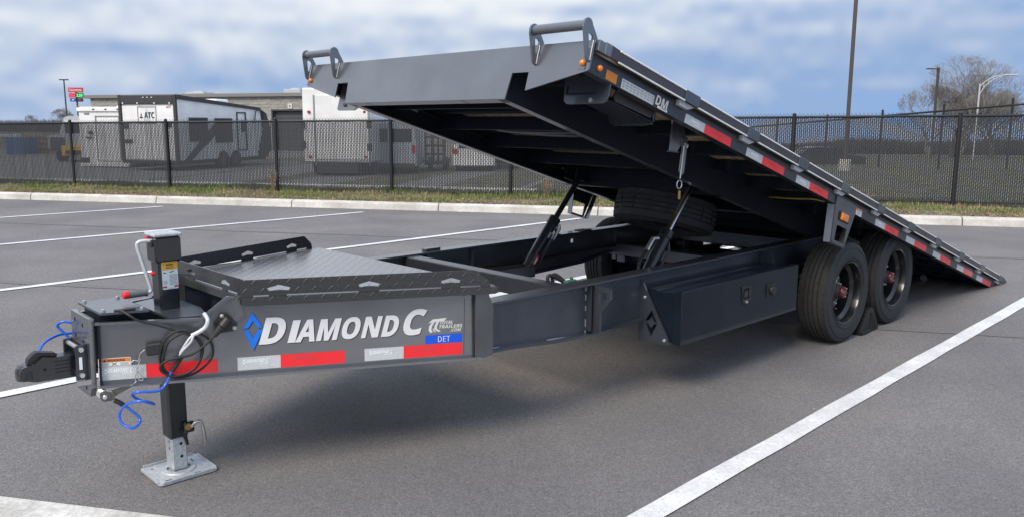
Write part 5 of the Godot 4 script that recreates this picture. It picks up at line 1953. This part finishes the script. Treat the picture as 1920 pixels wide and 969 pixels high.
func make_wheels(tr: Node3D):
	for sg in [1.0, -1.0]:
		for x in [-0.464, 0.464]:
			var w := make_wheel("wheel", tr, Transform3D(Basis(Vector3(1, 0, 0), sg * PI / 2).rotated(Vector3(0, 0, 1), 0.4 * x), Vector3(x, 0.4, sg * 1.084)), 0.4)
			if sg > 0.0:
				hub_parts(w, 1.35 if x < 0 else 2.3)
	rng.seed = 8
	for x in [-0.464, 0.464]:
		var b := B.new()
		b.cyl(Vector3(x, 0.4, -1.0), Vector3(x, 0.4, 1.0), 0.06, 16)
		put("axle", b, M.dark_paint, tr)
		for sg in [-1.0, 1.0]:
			b = B.new()
			b.cyl(Vector3(x, 0.4, sg * 0.93), Vector3(x, 0.4, sg * 1.0), 0.165, 24)
			put("brake_drum", b, M.dark_paint, tr)
			var sp := part("leaf_spring", tr)
			for k in 4:
				b = B.new()
				var l := 0.4 - 0.08 * k
				var arc := []
				for i in 9:
					var u := (i / 8.0) * 2.0 - 1.0
					arc.append(Vector3(x + u * l, 0.475 + 0.045 * u * u * (l / 0.4) * (l / 0.4) - 0.013 * k, sg * 0.66))
				for i in 8:
					b.box((arc[i] + arc[i + 1]) / 2, Vector3((arc[i + 1] - arc[i]).length() + 0.003, 0.011, 0.07), 0.0, Basis(Vector3(0, 0, 1), atan2(arc[i + 1].y - arc[i].y, arc[i + 1].x - arc[i].x)))
				put("leaf", b, M.dark_paint, sp)
	for x in [-0.92, 0.0, 0.86]:
		for sg in [-1.0, 1.0]:
			var b := B.new()
			b.box(Vector3(x, 0.53 if x < 0.5 else 0.49, sg * 0.66), Vector3(0.1, 0.12, 0.09), 0.006)
			put("spring_hanger", b, M.frame_paint, tr)
	# spare wheel slung under the deck
	var c := Vector3(-1.33, 1.0, 0.06)
	var nrm := Vector3(sin(TH), cos(TH), 0)
	var sx := Vector3(cos(TH), -sin(TH), 0)
	var sw := make_wheel("spare_wheel", tr, Transform3D(Basis(sx, nrm, sx.cross(nrm)), c), 0.405, true)
	sw.set_meta("label", "spare wheel slung flat under the raised deck")
	var cb := B.new()
	cb.box(Vector3(0, 0.05, 0), Vector3(0.09, 0.22, 0.09), 0.005)
	cb.box(Vector3(0, -0.045, 0), Vector3(0.3, 0.012, 0.1), 0.003)
	put("carrier", cb, M.dark_paint, sw)
	for k in 8:
		var u := TAU * k / 8
		var b := B.new()
		b.cyl(Vector3(cos(u) * 0.112, -0.02, sin(u) * 0.112), Vector3(cos(u) * 0.112, -0.046, sin(u) * 0.112), 0.012, 10)
		put("stud", b, M.zinc, sw)

func make_cylinders(tr: Node3D):
	for sg in [1.0, -1.0]:
		var cy := part("lift_cylinder", tr)
		var p0 := Vector3(-2.3, 0.565, sg * 0.55)
		var p1 := Vector3(-1.982, 0.967, sg * 0.54)
		var p2 := Vector3(-1.66, 1.285, sg * 0.535)
		p1 = p0 + (p2 - p0) * 0.53
		var d := (p2 - p0).normalized()
		var b := B.new()
		b.cyl(p0 + d * 0.03, p1, 0.043, 22, 0.043, 0.004)
		b.cyl(p1 - d * 0.06, p1 + d * 0.004, 0.048, 22, 0.048, 0.004)
		put("barrel", b, M.jack_paint, cy)
		b = B.new()
		b.cyl(p1, p2, 0.0225, 18)
		put("rod", b, M.chrome if sg > 0 else M.jack_paint, cy)
		for q in [p0, p2]:
			b = B.new()
			b.cyl(q - Vector3(0, 0, 0.045), q + Vector3(0, 0, 0.045), 0.035, 16)
			put("pivot_eye", b, M.jack_paint, cy)
		var side := Vector3(0.06, -0.035, 0.028)
		b = B.new()
		b.tube([p0 + d * 0.06 + side * 0.8, p0 + d * 0.1 + side, p1 - d * 0.12 + side, p1 - d * 0.07 + side * 0.6], 0.011, 8)
		put("feed_line", b, M.jack_paint, cy)
		b = B.new()
		if sg < 0.0:
			b.tube([p1 - d * 0.17 + side, p1 - d * 0.06 + side, p1 - d * 0.035 + side * 0.7], 0.016, 10)
		else:
			b.tube([p1 - d * 0.2 - side * 1.1, p1 - d * 0.1 - side * 1.05, p1 - d * 0.08 - side * 0.6], 0.017, 10)
		put("hose_fitting", b, M.zinc, cy)
		if sg > 0.0:
			b = B.new()
			b.tube(curve([p1 - d * 0.2 - side * 1.1, p1 - d * 0.3 - side * 1.2, p0 + d * 0.1 - side * 0.9, p0 - Vector3(0.1, 0.05, 0.1)], 5), 0.012, 8)
			put("hose", b, M.cord_rubber, cy)
		b = B.new()
		var zz := Vector3(0, 0, 1)
		var xx := d.cross(zz).normalized()
		b.t = Transform3D(Basis(xx, d, xx.cross(d)), p0 + d * 0.12)
		b.box(Vector3(0.012, 0.0, 0.0415), Vector3(0.032, 0.09, 0.004), 0.001)
		put("red_label", b, M.sticker_red, cy)
		b = B.new()
		b.t = Transform3D(Basis(xx, d, xx.cross(d)), p0 + d * 0.12)
		b.box(Vector3(0.012, -0.005, 0.0438), Vector3(0.016, 0.05, 0.002))
		put("label_panel", b, M.sticker_white, cy)
		if sg < 0.0:
			b = B.new()
			b.t = Transform3D(Basis(xx, d, xx.cross(d)), p1 - d * 0.16)
			b.box(Vector3(0.0, 0.0, 0.043), Vector3(0.012, 0.05, 0.002))
			b.box(Vector3(0.016, 0.03, 0.041), Vector3(0.014, 0.012, 0.002))
			put("white_marks", b, M.sticker_white, cy)

# ---------------------------------------------------------------- tilting deck

func make_deck(tr: Node3D):
	# local axes: -x runs up the deck from its tail (S metres), y stands off the deck, z to the near side
	var dk := part("deck", tr)
	dk.transform = Transform3D(Basis(Vector3(0, 0, 1), -TH), Vector3(XR, 0, 0))
	var L := 6.8378
	var b: B
	# main beams: channels with their lips turned inwards
	for sg in [1.0, -1.0]:
		var prof := v2([-L + 0.01, -0.131, -1.3, -0.131, -0.35, 0.0, -0.2, 0.05, -0.2, 0.093, -L + 0.01, 0.093])
		b = B.new()
		b.prism(prof, sg * 0.745, sg * 0.754)
		put("main_beam", b, M.dark_paint, dk)
		b = B.new()
		b.box(Vector3(-(L + 1.3) / 2 + 0.005, -0.126, sg * 0.715), Vector3(L - 1.32, 0.01, 0.062), 0.002)
		put("beam_lip", b, M.charcoal_paint, dk)
	# cross members
	var S := 6.62
	while S > 0.4:
		b = B.new()
		b.box(Vector3(-S, 0.052, 0), Vector3(0.007, 0.076, 2.5))
		b.box(Vector3(-S + 0.02, 0.016, 0), Vector3(0.04, 0.006, 2.5), 0.001)
		b.box(Vector3(-S + 0.02, 0.088, 0), Vector3(0.04, 0.006, 2.5), 0.001)
		put("cross_member", b, M.dark_paint, dk)
		if S > 1.2:
			b = B.new()
			b.box(Vector3(-S + 0.11, -0.03, 0), Vector3(0.008, 0.09, 1.48))
			put("gusset_plate", b, M.dark_paint, dk)
		S -= 0.457
	b = B.new()
	b.box(Vector3(-4.65, -0.06, 0), Vector3(0.012, 0.142, 1.488), 0.002)
	b.box(Vector3(-4.63, -0.128, 0), Vector3(0.05, 0.006, 1.488), 0.001)
	b.box(Vector3(-4.74, -0.05, 0.535), Vector3(0.16, 0.13, 0.012))
	b.box(Vector3(-4.74, -0.05, -0.535 - 0.06), Vector3(0.16, 0.13, 0.012))
	b.box(Vector3(-4.74, -0.05, -0.535 + 0.06), Vector3(0.16, 0.13, 0.012))
	put("torsion_member", b, M.dark_paint, dk)
	# boards
	rng.seed = 12
	var n := 13
	for k in n:
		var w := 2.5 / n
		b = B.new()
		b.box(Vector3(-L / 2 - 0.05, 0.117, -1.25 + w * (k + 0.5)), Vector3(L - 0.25, 0.04, w - 0.008), 0.003)
		put("floor_board", b, M["plank_wood_%d" % rng.randi_range(0, 3)], dk)
	# conduits, hose and clips under the boards
	for q in [[5.78, 0.0, -0.45, 0.73], [5.7, 0.004, -0.2, 0.73], [3.4, -0.01, -0.73, 0.73], [2.1, -0.02, -0.73, 0.73]]:
		b = B.new()
		b.tube(curve([Vector3(-q[0] - 0.1, 0.03, q[2]), Vector3(-q[0], q[1], q[2] + 0.06), Vector3(-q[0], q[1] - 0.012, (q[2] + q[3]) / 2), Vector3(-q[0], q[1], q[3])], 6), 0.011, 8)
		put("conduit", b, M.frame_paint, dk)
	for sg in [1.0, -1.0]:
		b = B.new()
		b.tube(curve([Vector3(-6.6, 0.01, sg * 0.72), Vector3(-5.6, -0.02, sg * 0.735), Vector3(-4.7, -0.03, sg * 0.73), Vector3(-3.2, -0.01, sg * 0.735), Vector3(-1.2, -0.02, sg * 0.73)], 6), 0.009, 6)
		put("wiring_loom", b, M.cord_rubber, dk)
		for k in 7:
			b = B.new()
			b.box(Vector3(-6.3 + 0.8 * k, -0.015, sg * 0.733), Vector3(0.05, 0.014, 0.022), 0.003)
			put("loom_clip", b, M.zinc, dk)
	# steel tail
	b = B.new()
	b.prism(v2([0.36, 0.098, 0.4, 0.112, 0.0, 0.15, -0.2, 0.15, -0.2, 0.02, -0.05, 0.01]), -1.27, 1.27)
	put("tail_wedge", b, M.dark_paint, dk)
	b = B.new()
	b.cyl(Vector3(-0.55, -0.05, 0.78), Vector3(-0.5, -0.06, 0.78), 0.03, 12)
	put("tail_lamp_housing", b, M.zinc, dk)
	# side rails, rub rails, pockets, tape
	for sg in [1.0, -1.0]:
		var sr := part("side_rail", dk)
		b = B.new()
		b.prism(v2([-L, 0.0, 0.0, 0.0, 0.3, 0.085, 0.3, 0.098, -L, 0.098]), sg * 1.266, sg * 1.274)
		put("web", b, M.rail_paint, sr)
		b = B.new()
		b.box(Vector3(-L / 2, 0.004, sg * 1.245), Vector3(L, 0.008, 0.045), 0.002)
		put("bottom_flange", b, M.rail_paint, sr)
		b = B.new()
		b.box(Vector3(-L / 2 + 0.15, 0.1455, sg * 1.275), Vector3(L - 0.1, 0.007, 0.07), 0.002)
		put("top_cap", b, M.rub_rail_paint, sr)
		b = B.new()
		b.prism(v2([-6.76, 0.099, -0.05, 0.095, 0.35, 0.092, 0.4, 0.105, 0.4, 0.125, 0.3, 0.152, -6.62, 0.152, -6.73, 0.159, -6.76, 0.159]), sg * 1.301, sg * 1.313)
		put("rub_rail", b, M.rub_rail_paint, sr)
		for e in [0.0975, 0.1525]:
			for k in 10:
				var s0 := 6.62 - 0.685 * k
				var s1 := s0 - 0.56
				if k == 0:
					s0 = 6.66
				if s1 < -0.3:
					continue
				b = B.new()
				b.box(Vector3(-(s0 + s1) / 2, e, sg * 1.3125), Vector3(s0 - s1, 0.0075, 0.01), 0.002)
				put("rub_rail_edge", b, M.tape_white_print, sr)
		for k in 10:
			var s := 6.0 - 0.685 * k
			if s < 0.0 - 0.2:
				continue
			b = B.new()
			b.box(Vector3(-s, 0.126, sg * 1.3155), Vector3(0.14, 0.062, 0.006), 0.002)
			put("pocket_plate", b, M.frame_paint, sr)
			b = B.new()
			b.prism(v2([-s - 0.09, 0.066, -s + 0.0, 0.066, -s + 0.06, 0.095, -s - 0.09, 0.095]), sg * 1.276, sg * 1.3)
			put("stake_pocket", b, M.galvanized, sr)
		if sg < 0.0:
			continue
		for k in 8:
			for q in [0, 1]:
				var st := [5.976, 5.29, 4.613, 3.227, 2.544, 1.859, 1.16, 0.517]
				var s0: float = st[k] - (0.0 if q == 0 else 0.2)
				var s1: float = st[k] - (0.2 if q == 0 else 0.495)
				b = B.new()
				b.box(Vector3(-(s0 + s1) / 2, 0.0275, 1.2752), Vector3(s0 - s1, 0.051, 0.0022))
				var tp := put("reflective_tape", b, M.tape_white if q == 0 else M.tape_red, sr)
				tp.set_meta("label", "silver-white reflective tape" if q == 0 else "red reflective tape")
				if k < 4:
					b = B.new()
					b.text("DIAMOND C", bold, Rect2(-s0 + (s0 - s1) * 0.28, 0.026, (s0 - s1) * 0.48, 0.014), 1.2766, 0.0005, 0.25)
					b.text("TRAILERS", bold, Rect2(-s0 + (s0 - s1) * 0.5, 0.015, (s0 - s1) * 0.24, 0.005), 1.2766, 0.0005, 0.25)
					put("tape_print", b, M.tape_white_print if q == 0 else M.tape_red_print, sr)
		# stickers on the near rail
		b = B.new()
		b.box(Vector3(-3.582, 0.0285, 1.2752), Vector3(0.158, 0.052, 0.0022))
		put("warning_sticker", b, M.sticker_white, sr)
		b = B.new()
		b.box(Vector3(-3.582, 0.0465, 1.2768), Vector3(0.15, 0.013, 0.0008))
		put("orange_band", b, M.sticker_orange, sr)
		b = B.new()
		b.box(Vector3(-3.62, 0.02, 1.2768), Vector3(0.02, 0.03, 0.0008))
		for k in 4:
			b.box(Vector3(-3.56, 0.032 - 0.007 * k, 1.2768), Vector3(0.07, 0.002, 0.0008))
		put("sticker_print", b, M.print_grey, sr)
		b = B.new()
		b.box(Vector3(-6.42, 0.0285, 1.2752), Vector3(0.28, 0.05, 0.0022))
		put("weight_label", b, M.tape_white, sr)
		b = B.new()
		rng.seed = 2
		for r in 3:
			for k in 9:
				b.box(Vector3(-6.545 + 0.031 * k, 0.042 - 0.013 * r, 1.2768), Vector3(rng.randf_range(0.012, 0.027), 0.0045, 0.0006))
		put("label_print", b, M.print_grey, sr)
		# pale cut-out letters of the maker of the floor
		b = B.new()
		b.text("D", bold, Rect2(-6.265, 0.016, 0.046, 0.05), 1.2756, 0.0008, 0.1)
		b.text("M", bold, Rect2(-6.212, 0.014, 0.06, 0.05), 1.2756, 0.0008, 0.1)
		b.box(Vector3(-6.195, 0.009, 1.276), Vector3(0.09, 0.014, 0.0008))
		put("maker_lettering", b, M.sticker_white, sr)
		b = B.new()
		b.box(Vector3(-6.185, 0.011, 1.2772), Vector3(0.05, 0.004, 0.0006))
		put("maker_line", b, M.print_grey, sr)
		b = B.new()
		b.box(Vector3(-6.645, 0.031, 1.2755), Vector3(0.085, 0.048, 0.004), 0.001)
		put("amber_reflector", b, M.reflector_amber, sr)
		b = B.new()
		b.ball(Vector3(-6.745, 0.04, 1.278), Vector3(0.0165, 0.0165, 0.017), 16)
		put("marker_light", b, M.lens_amber, sr)
	# folded front panel
	var hp := v2([-1.295, 0.0, -0.893, -0.09, -0.893, 0.006, -0.772, 0.006, -0.755, -0.131, 0.755, -0.131, 0.772, 0.006, 0.893, 0.006, 0.893, -0.09, 1.285, -0.004, 1.295, 0.004, 1.295, 0.138, 1.287, 0.146, -1.287, 0.146, -1.295, 0.138])
	var fx := Transform3D(Basis(Vector3(0, 0, 1), Vector3(0, 1, 0), Vector3(-1, 0, 0)), Vector3(-L + 0.006, 0, 0))
	var head := plate("front_panel", M.charcoal_paint, dk, hp, -0.002, 0.006, fx)
	for q in [[-0.752, -0.52], [-0.514, 0.39], [0.396, 0.752]]:
		b = B.new()
		b.box(Vector3((q[0] + q[1]) / 2, -0.127, -0.032), Vector3(q[1] - q[0], 0.008, 0.06), 0.002)
		put("bottom_return", b, M.charcoal_paint, head)
	b = B.new()
	b.box(Vector3(0, 0.143, -0.03), Vector3(2.56, 0.006, 0.056), 0.001)
	put("top_return", b, M.charcoal_paint, head)
	# end closure of the near and far rails
	for sg in [1.0, -1.0]:
		b = B.new()
		b.box(Vector3(-6.795, 0.128, sg * 1.297), Vector3(0.05, 0.055, 0.03), 0.003)
		b.box(Vector3(-6.75, 0.128, sg * 1.305), Vector3(0.05, 0.06, 0.026), 0.003)
		put("corner_block", b, M.charcoal_paint, dk)
		for z in [0.93, 1.283]:
			var px := Transform3D(Basis(), Vector3(-L, 0, sg * z))
			var prof := v2([-0.003, 0.038, -0.018, 0.042, -0.03, 0.054, -0.086, 0.18, -0.089, 0.2, -0.084, 0.218, -0.07, 0.23, -0.052, 0.232, -0.036, 0.224, -0.026, 0.21, 0.024, 0.162, 0.022, 0.15, 0.0, 0.146])
			plate("grab_rail_plate", M.charcoal_paint, dk, prof, -0.0055, 0.0055, px, [v2([-0.044, 0.16, -0.034, 0.168, -0.018, 0.166, -0.008, 0.158, -0.012, 0.1, -0.018, 0.094, -0.024, 0.1])])
			b = B.new()
			b.tube([Vector3(-L - 0.002, 0.045, sg * z + 0.007), Vector3(-L - 0.004, 0.09, sg * z + 0.008), Vector3(-L - 0.002, 0.142, sg * z + 0.007)], 0.0045, 6)
			put("weld_bead", b, M.weld_bead, dk)
		b = B.new()
		b.cyl(Vector3(-L - 0.057, 0.2, sg * 0.925), Vector3(-L - 0.057, 0.2, sg * 1.278), 0.0245, 22)
		put("grab_rail_tube", b, M.charcoal_paint, dk)
		b = B.new()
		b.ball(Vector3(-L - 0.004, 0.035, sg * 1.25), Vector3(0.015, 0.0165, 0.0165), 16)
		put("marker_light", b, M.lens_amber, dk)
	# ramp rack slung under the near front corner
	var rk := part("ramp_rack", dk)
	var fs := func(s): return Transform3D(Basis(Vector3(0, 0, 1), Vector3(0, 1, 0), Vector3(-1, 0, 0)), Vector3(-s, 0, 0))
	plate("hanger", M.frame_paint, rk, v2([0.96, 0.05, 0.985, -0.06, 0.99, -0.085, 1.01, -0.1, 1.03, -0.103, 1.255, -0.1, 1.272, -0.09, 1.277, -0.07, 1.277, -0.004, 1.264, 0.0, 1.2, 0.05]), -0.004, 0.004, fs.call(6.64))
	plate("hanger", M.frame_paint, rk, v2([0.87, 0.05, 0.882, -0.02, 0.9, -0.055, 0.935, -0.07, 1.12, -0.07, 1.19, -0.062, 1.2, -0.04, 1.2, 0.05]), -0.004, 0.004, fs.call(6.15))
	b = B.new()
	b.cyl(Vector3(-6.644, -0.085, 1.175), Vector3(-6.652, -0.085, 1.175), 0.012, 12)
	put("pin_head", b, M.zinc, rk)
	plate("guard", M.rub_rail_paint, rk, v2([-6.5, -0.045, -6.19, -0.038, -6.17, 0.0, -6.17, 0.06, -6.47, 0.06, -6.5, 0.03]), 1.2, 1.207)
	b = B.new()
	b.face([Vector3(-6.5, -0.045, 1.206), Vector3(-6.5, 0.04, 1.206), Vector3(-6.545, 0.045, 1.262), Vector3(-6.58, -0.05, 1.262)], Vector3(-0.7, 0, 0.7))
	b.face([Vector3(-6.503, -0.045, 1.2), Vector3(-6.503, 0.04, 1.2), Vector3(-6.548, 0.045, 1.256), Vector3(-6.583, -0.05, 1.256)], Vector3(0.7, 0, -0.7))
	b.box(Vector3(-6.15, 0.005, 1.2), Vector3(0.05, 0.09, 0.006), 0.002, Basis(Vector3(0, 1, 0), 0.5))
	put("guard_flare", b, M.frame_paint, rk)
	b = B.new()
	b.box(Vector3(-6.4, -0.05, 1.1), Vector3(0.5, 0.008, 0.2), 0.002)
	b.box(Vector3(-6.4, -0.03, 1.0), Vector3(0.5, 0.04, 0.008), 0.002)
	put("shelf", b, M.dark_paint, rk)
	b = B.new()
	b.tube([Vector3(-6.17, -0.03, 1.206), Vector3(-6.165, 0.0, 1.208), Vector3(-6.16, 0.045, 1.206)], 0.005, 6)
	put("weld_bead", b, M.weld_bead, rk)
	# far twin of the hanger, seen through the notch
	plate("hanger", M.charcoal_paint, dk, v2([-0.99, -0.04, -0.99, -0.14, -0.975, -0.15, -0.78, -0.15, -0.72, -0.12, -0.72, -0.02, -0.8, 0.05, -0.99, 0.05]), -0.004, 0.004, fs.call(6.74))
	b = B.new()
	b.cyl(Vector3(-6.745, -0.115, -0.9), Vector3(-6.755, -0.115, -0.9), 0.012, 12)
	put("pin_head", b, M.hub_grey, dk)
	# deck lock handle with its ring pin
	var lk := part("deck_lock", dk)
	plate("lock_plate", M.charcoal_paint, lk, v2([-5.86, 0.06, -5.845, 0.035, -5.818, -0.118, -5.75, -0.104, -5.725, -0.06, -5.688, 0.0, -5.73, 0.06]), 1.096, 1.106)
	b = B.new()
	b.box(Vector3(-5.782, -0.114, 1.1), Vector3(0.085, 0.008, 0.03), 0.002, Basis(Vector3(0, 0, 1), 0.2))
	put("lock_foot", b, M.frame_paint, lk)
	plate("lock_handle", M.charcoal_paint, lk, v2([-5.747, -0.02, -5.686, 0.0, -5.655, -0.205, -5.665, -0.222, -5.69, -0.222, -5.7, -0.21, -5.72, -0.07]), 1.108, 1.116)
	b = B.new()
	b.tube([Vector3(-5.715, -0.06, 1.12), Vector3(-5.7, -0.16, 1.12), Vector3(-5.688, -0.25, 1.12)], 0.0045, 6)
	put("lock_rod", b, M.zinc, lk)
	b = B.new()
	b.cyl(Vector3(-5.7, -0.055, 1.116), Vector3(-5.7, -0.055, 1.135), 0.009, 8)
	b.cyl(Vector3(-5.712, -0.045, 1.12), Vector3(-5.688, -0.065, 1.125), 0.005, 8)
	put("lock_screw", b, M.chrome, lk)
	b = B.new()
	b.lathe([Vector2(0.0245, -0.0035), Vector2(0.028, 0), Vector2(0.0245, 0.0035), Vector2(0.021, 0), Vector2(0.0245, -0.0035)], 28, Transform3D(Basis(Vector3(1, 0, 0), PI / 2), Vector3(-5.683, -0.284, 1.12)))
	put("pull_ring", b, M.zinc, lk)
	b = B.new()
	b.box(Vector3(-5.662, -0.342, 1.12), Vector3(0.012, 0.052, 0.012), 0.002, Basis(Vector3(0, 0, 1), 0.28))
	put("ring_tag", b, M.brass, lk)
	# yellow hose tied under the boards, air line
	b = B.new()
	b.tube(curve([Vector3(-4.02, 0.005, 0.78), Vector3(-4.07, -0.004, 0.94), Vector3(-4.062, 0.0, 1.04), Vector3(-4.08, 0.002, 1.15), Vector3(-4.03, 0.0, 1.22)], 5), 0.006, 6)
	put("yellow_hose", b, M.hose_yellow, dk)
	# fender brackets over the front wheels
	for sg in [1.0, -1.0]:
		var fb := part("fender_bracket", dk)
		var win := rrect(-3.9, -0.25, -3.724, -0.137, 0.012)
		var lh := rrect(-3.905, -0.1, -3.725, -0.035, 0.014)
		plate("bracket_web", M.frame_paint, fb, v2([-3.98, 0.06, -3.977, -0.009, -3.935, -0.262, -3.925, -0.268, -3.72, -0.272, -3.71, -0.262, -3.636, -0.009, -3.63, 0.06]), sg * 1.276, sg * 1.284, Transform3D(), [win])
		b = B.new()
		b.prism(v2([-3.985, -0.005, -3.978, -0.005, -3.936, -0.275, -3.943, -0.275]), sg * 1.225, sg * 1.2755)
		put("front_flange", b, M.charcoal_paint, fb)
		b = B.new()
		b.prism(v2([-3.7, -0.268, -3.693, -0.268, -3.625, -0.005, -3.632, -0.005]), sg * 1.225, sg * 1.2755)
		b.box(Vector3(-3.815, -0.272, sg * 1.25), Vector3(0.22, 0.006, 0.05), 0.001)
		put("rear_flange", b, M.charcoal_paint, fb)
		if sg > 0.0:
			plate("lamp_gasket", M.hole_black, fb, lh, 1.2842, 1.287)
			b = B.new()
			b.box(Vector3(-3.817, -0.0665, 1.293), Vector3(0.115, 0.056, 0.018), 0.006)
			put("amber_lamp", b, M.lens_amber, fb)

func _ready():
	make_materials()
	make_camera()
	make_light()
	make_ground()
	make_fence()
	make_trailer()
	make_back()
	make_grass()
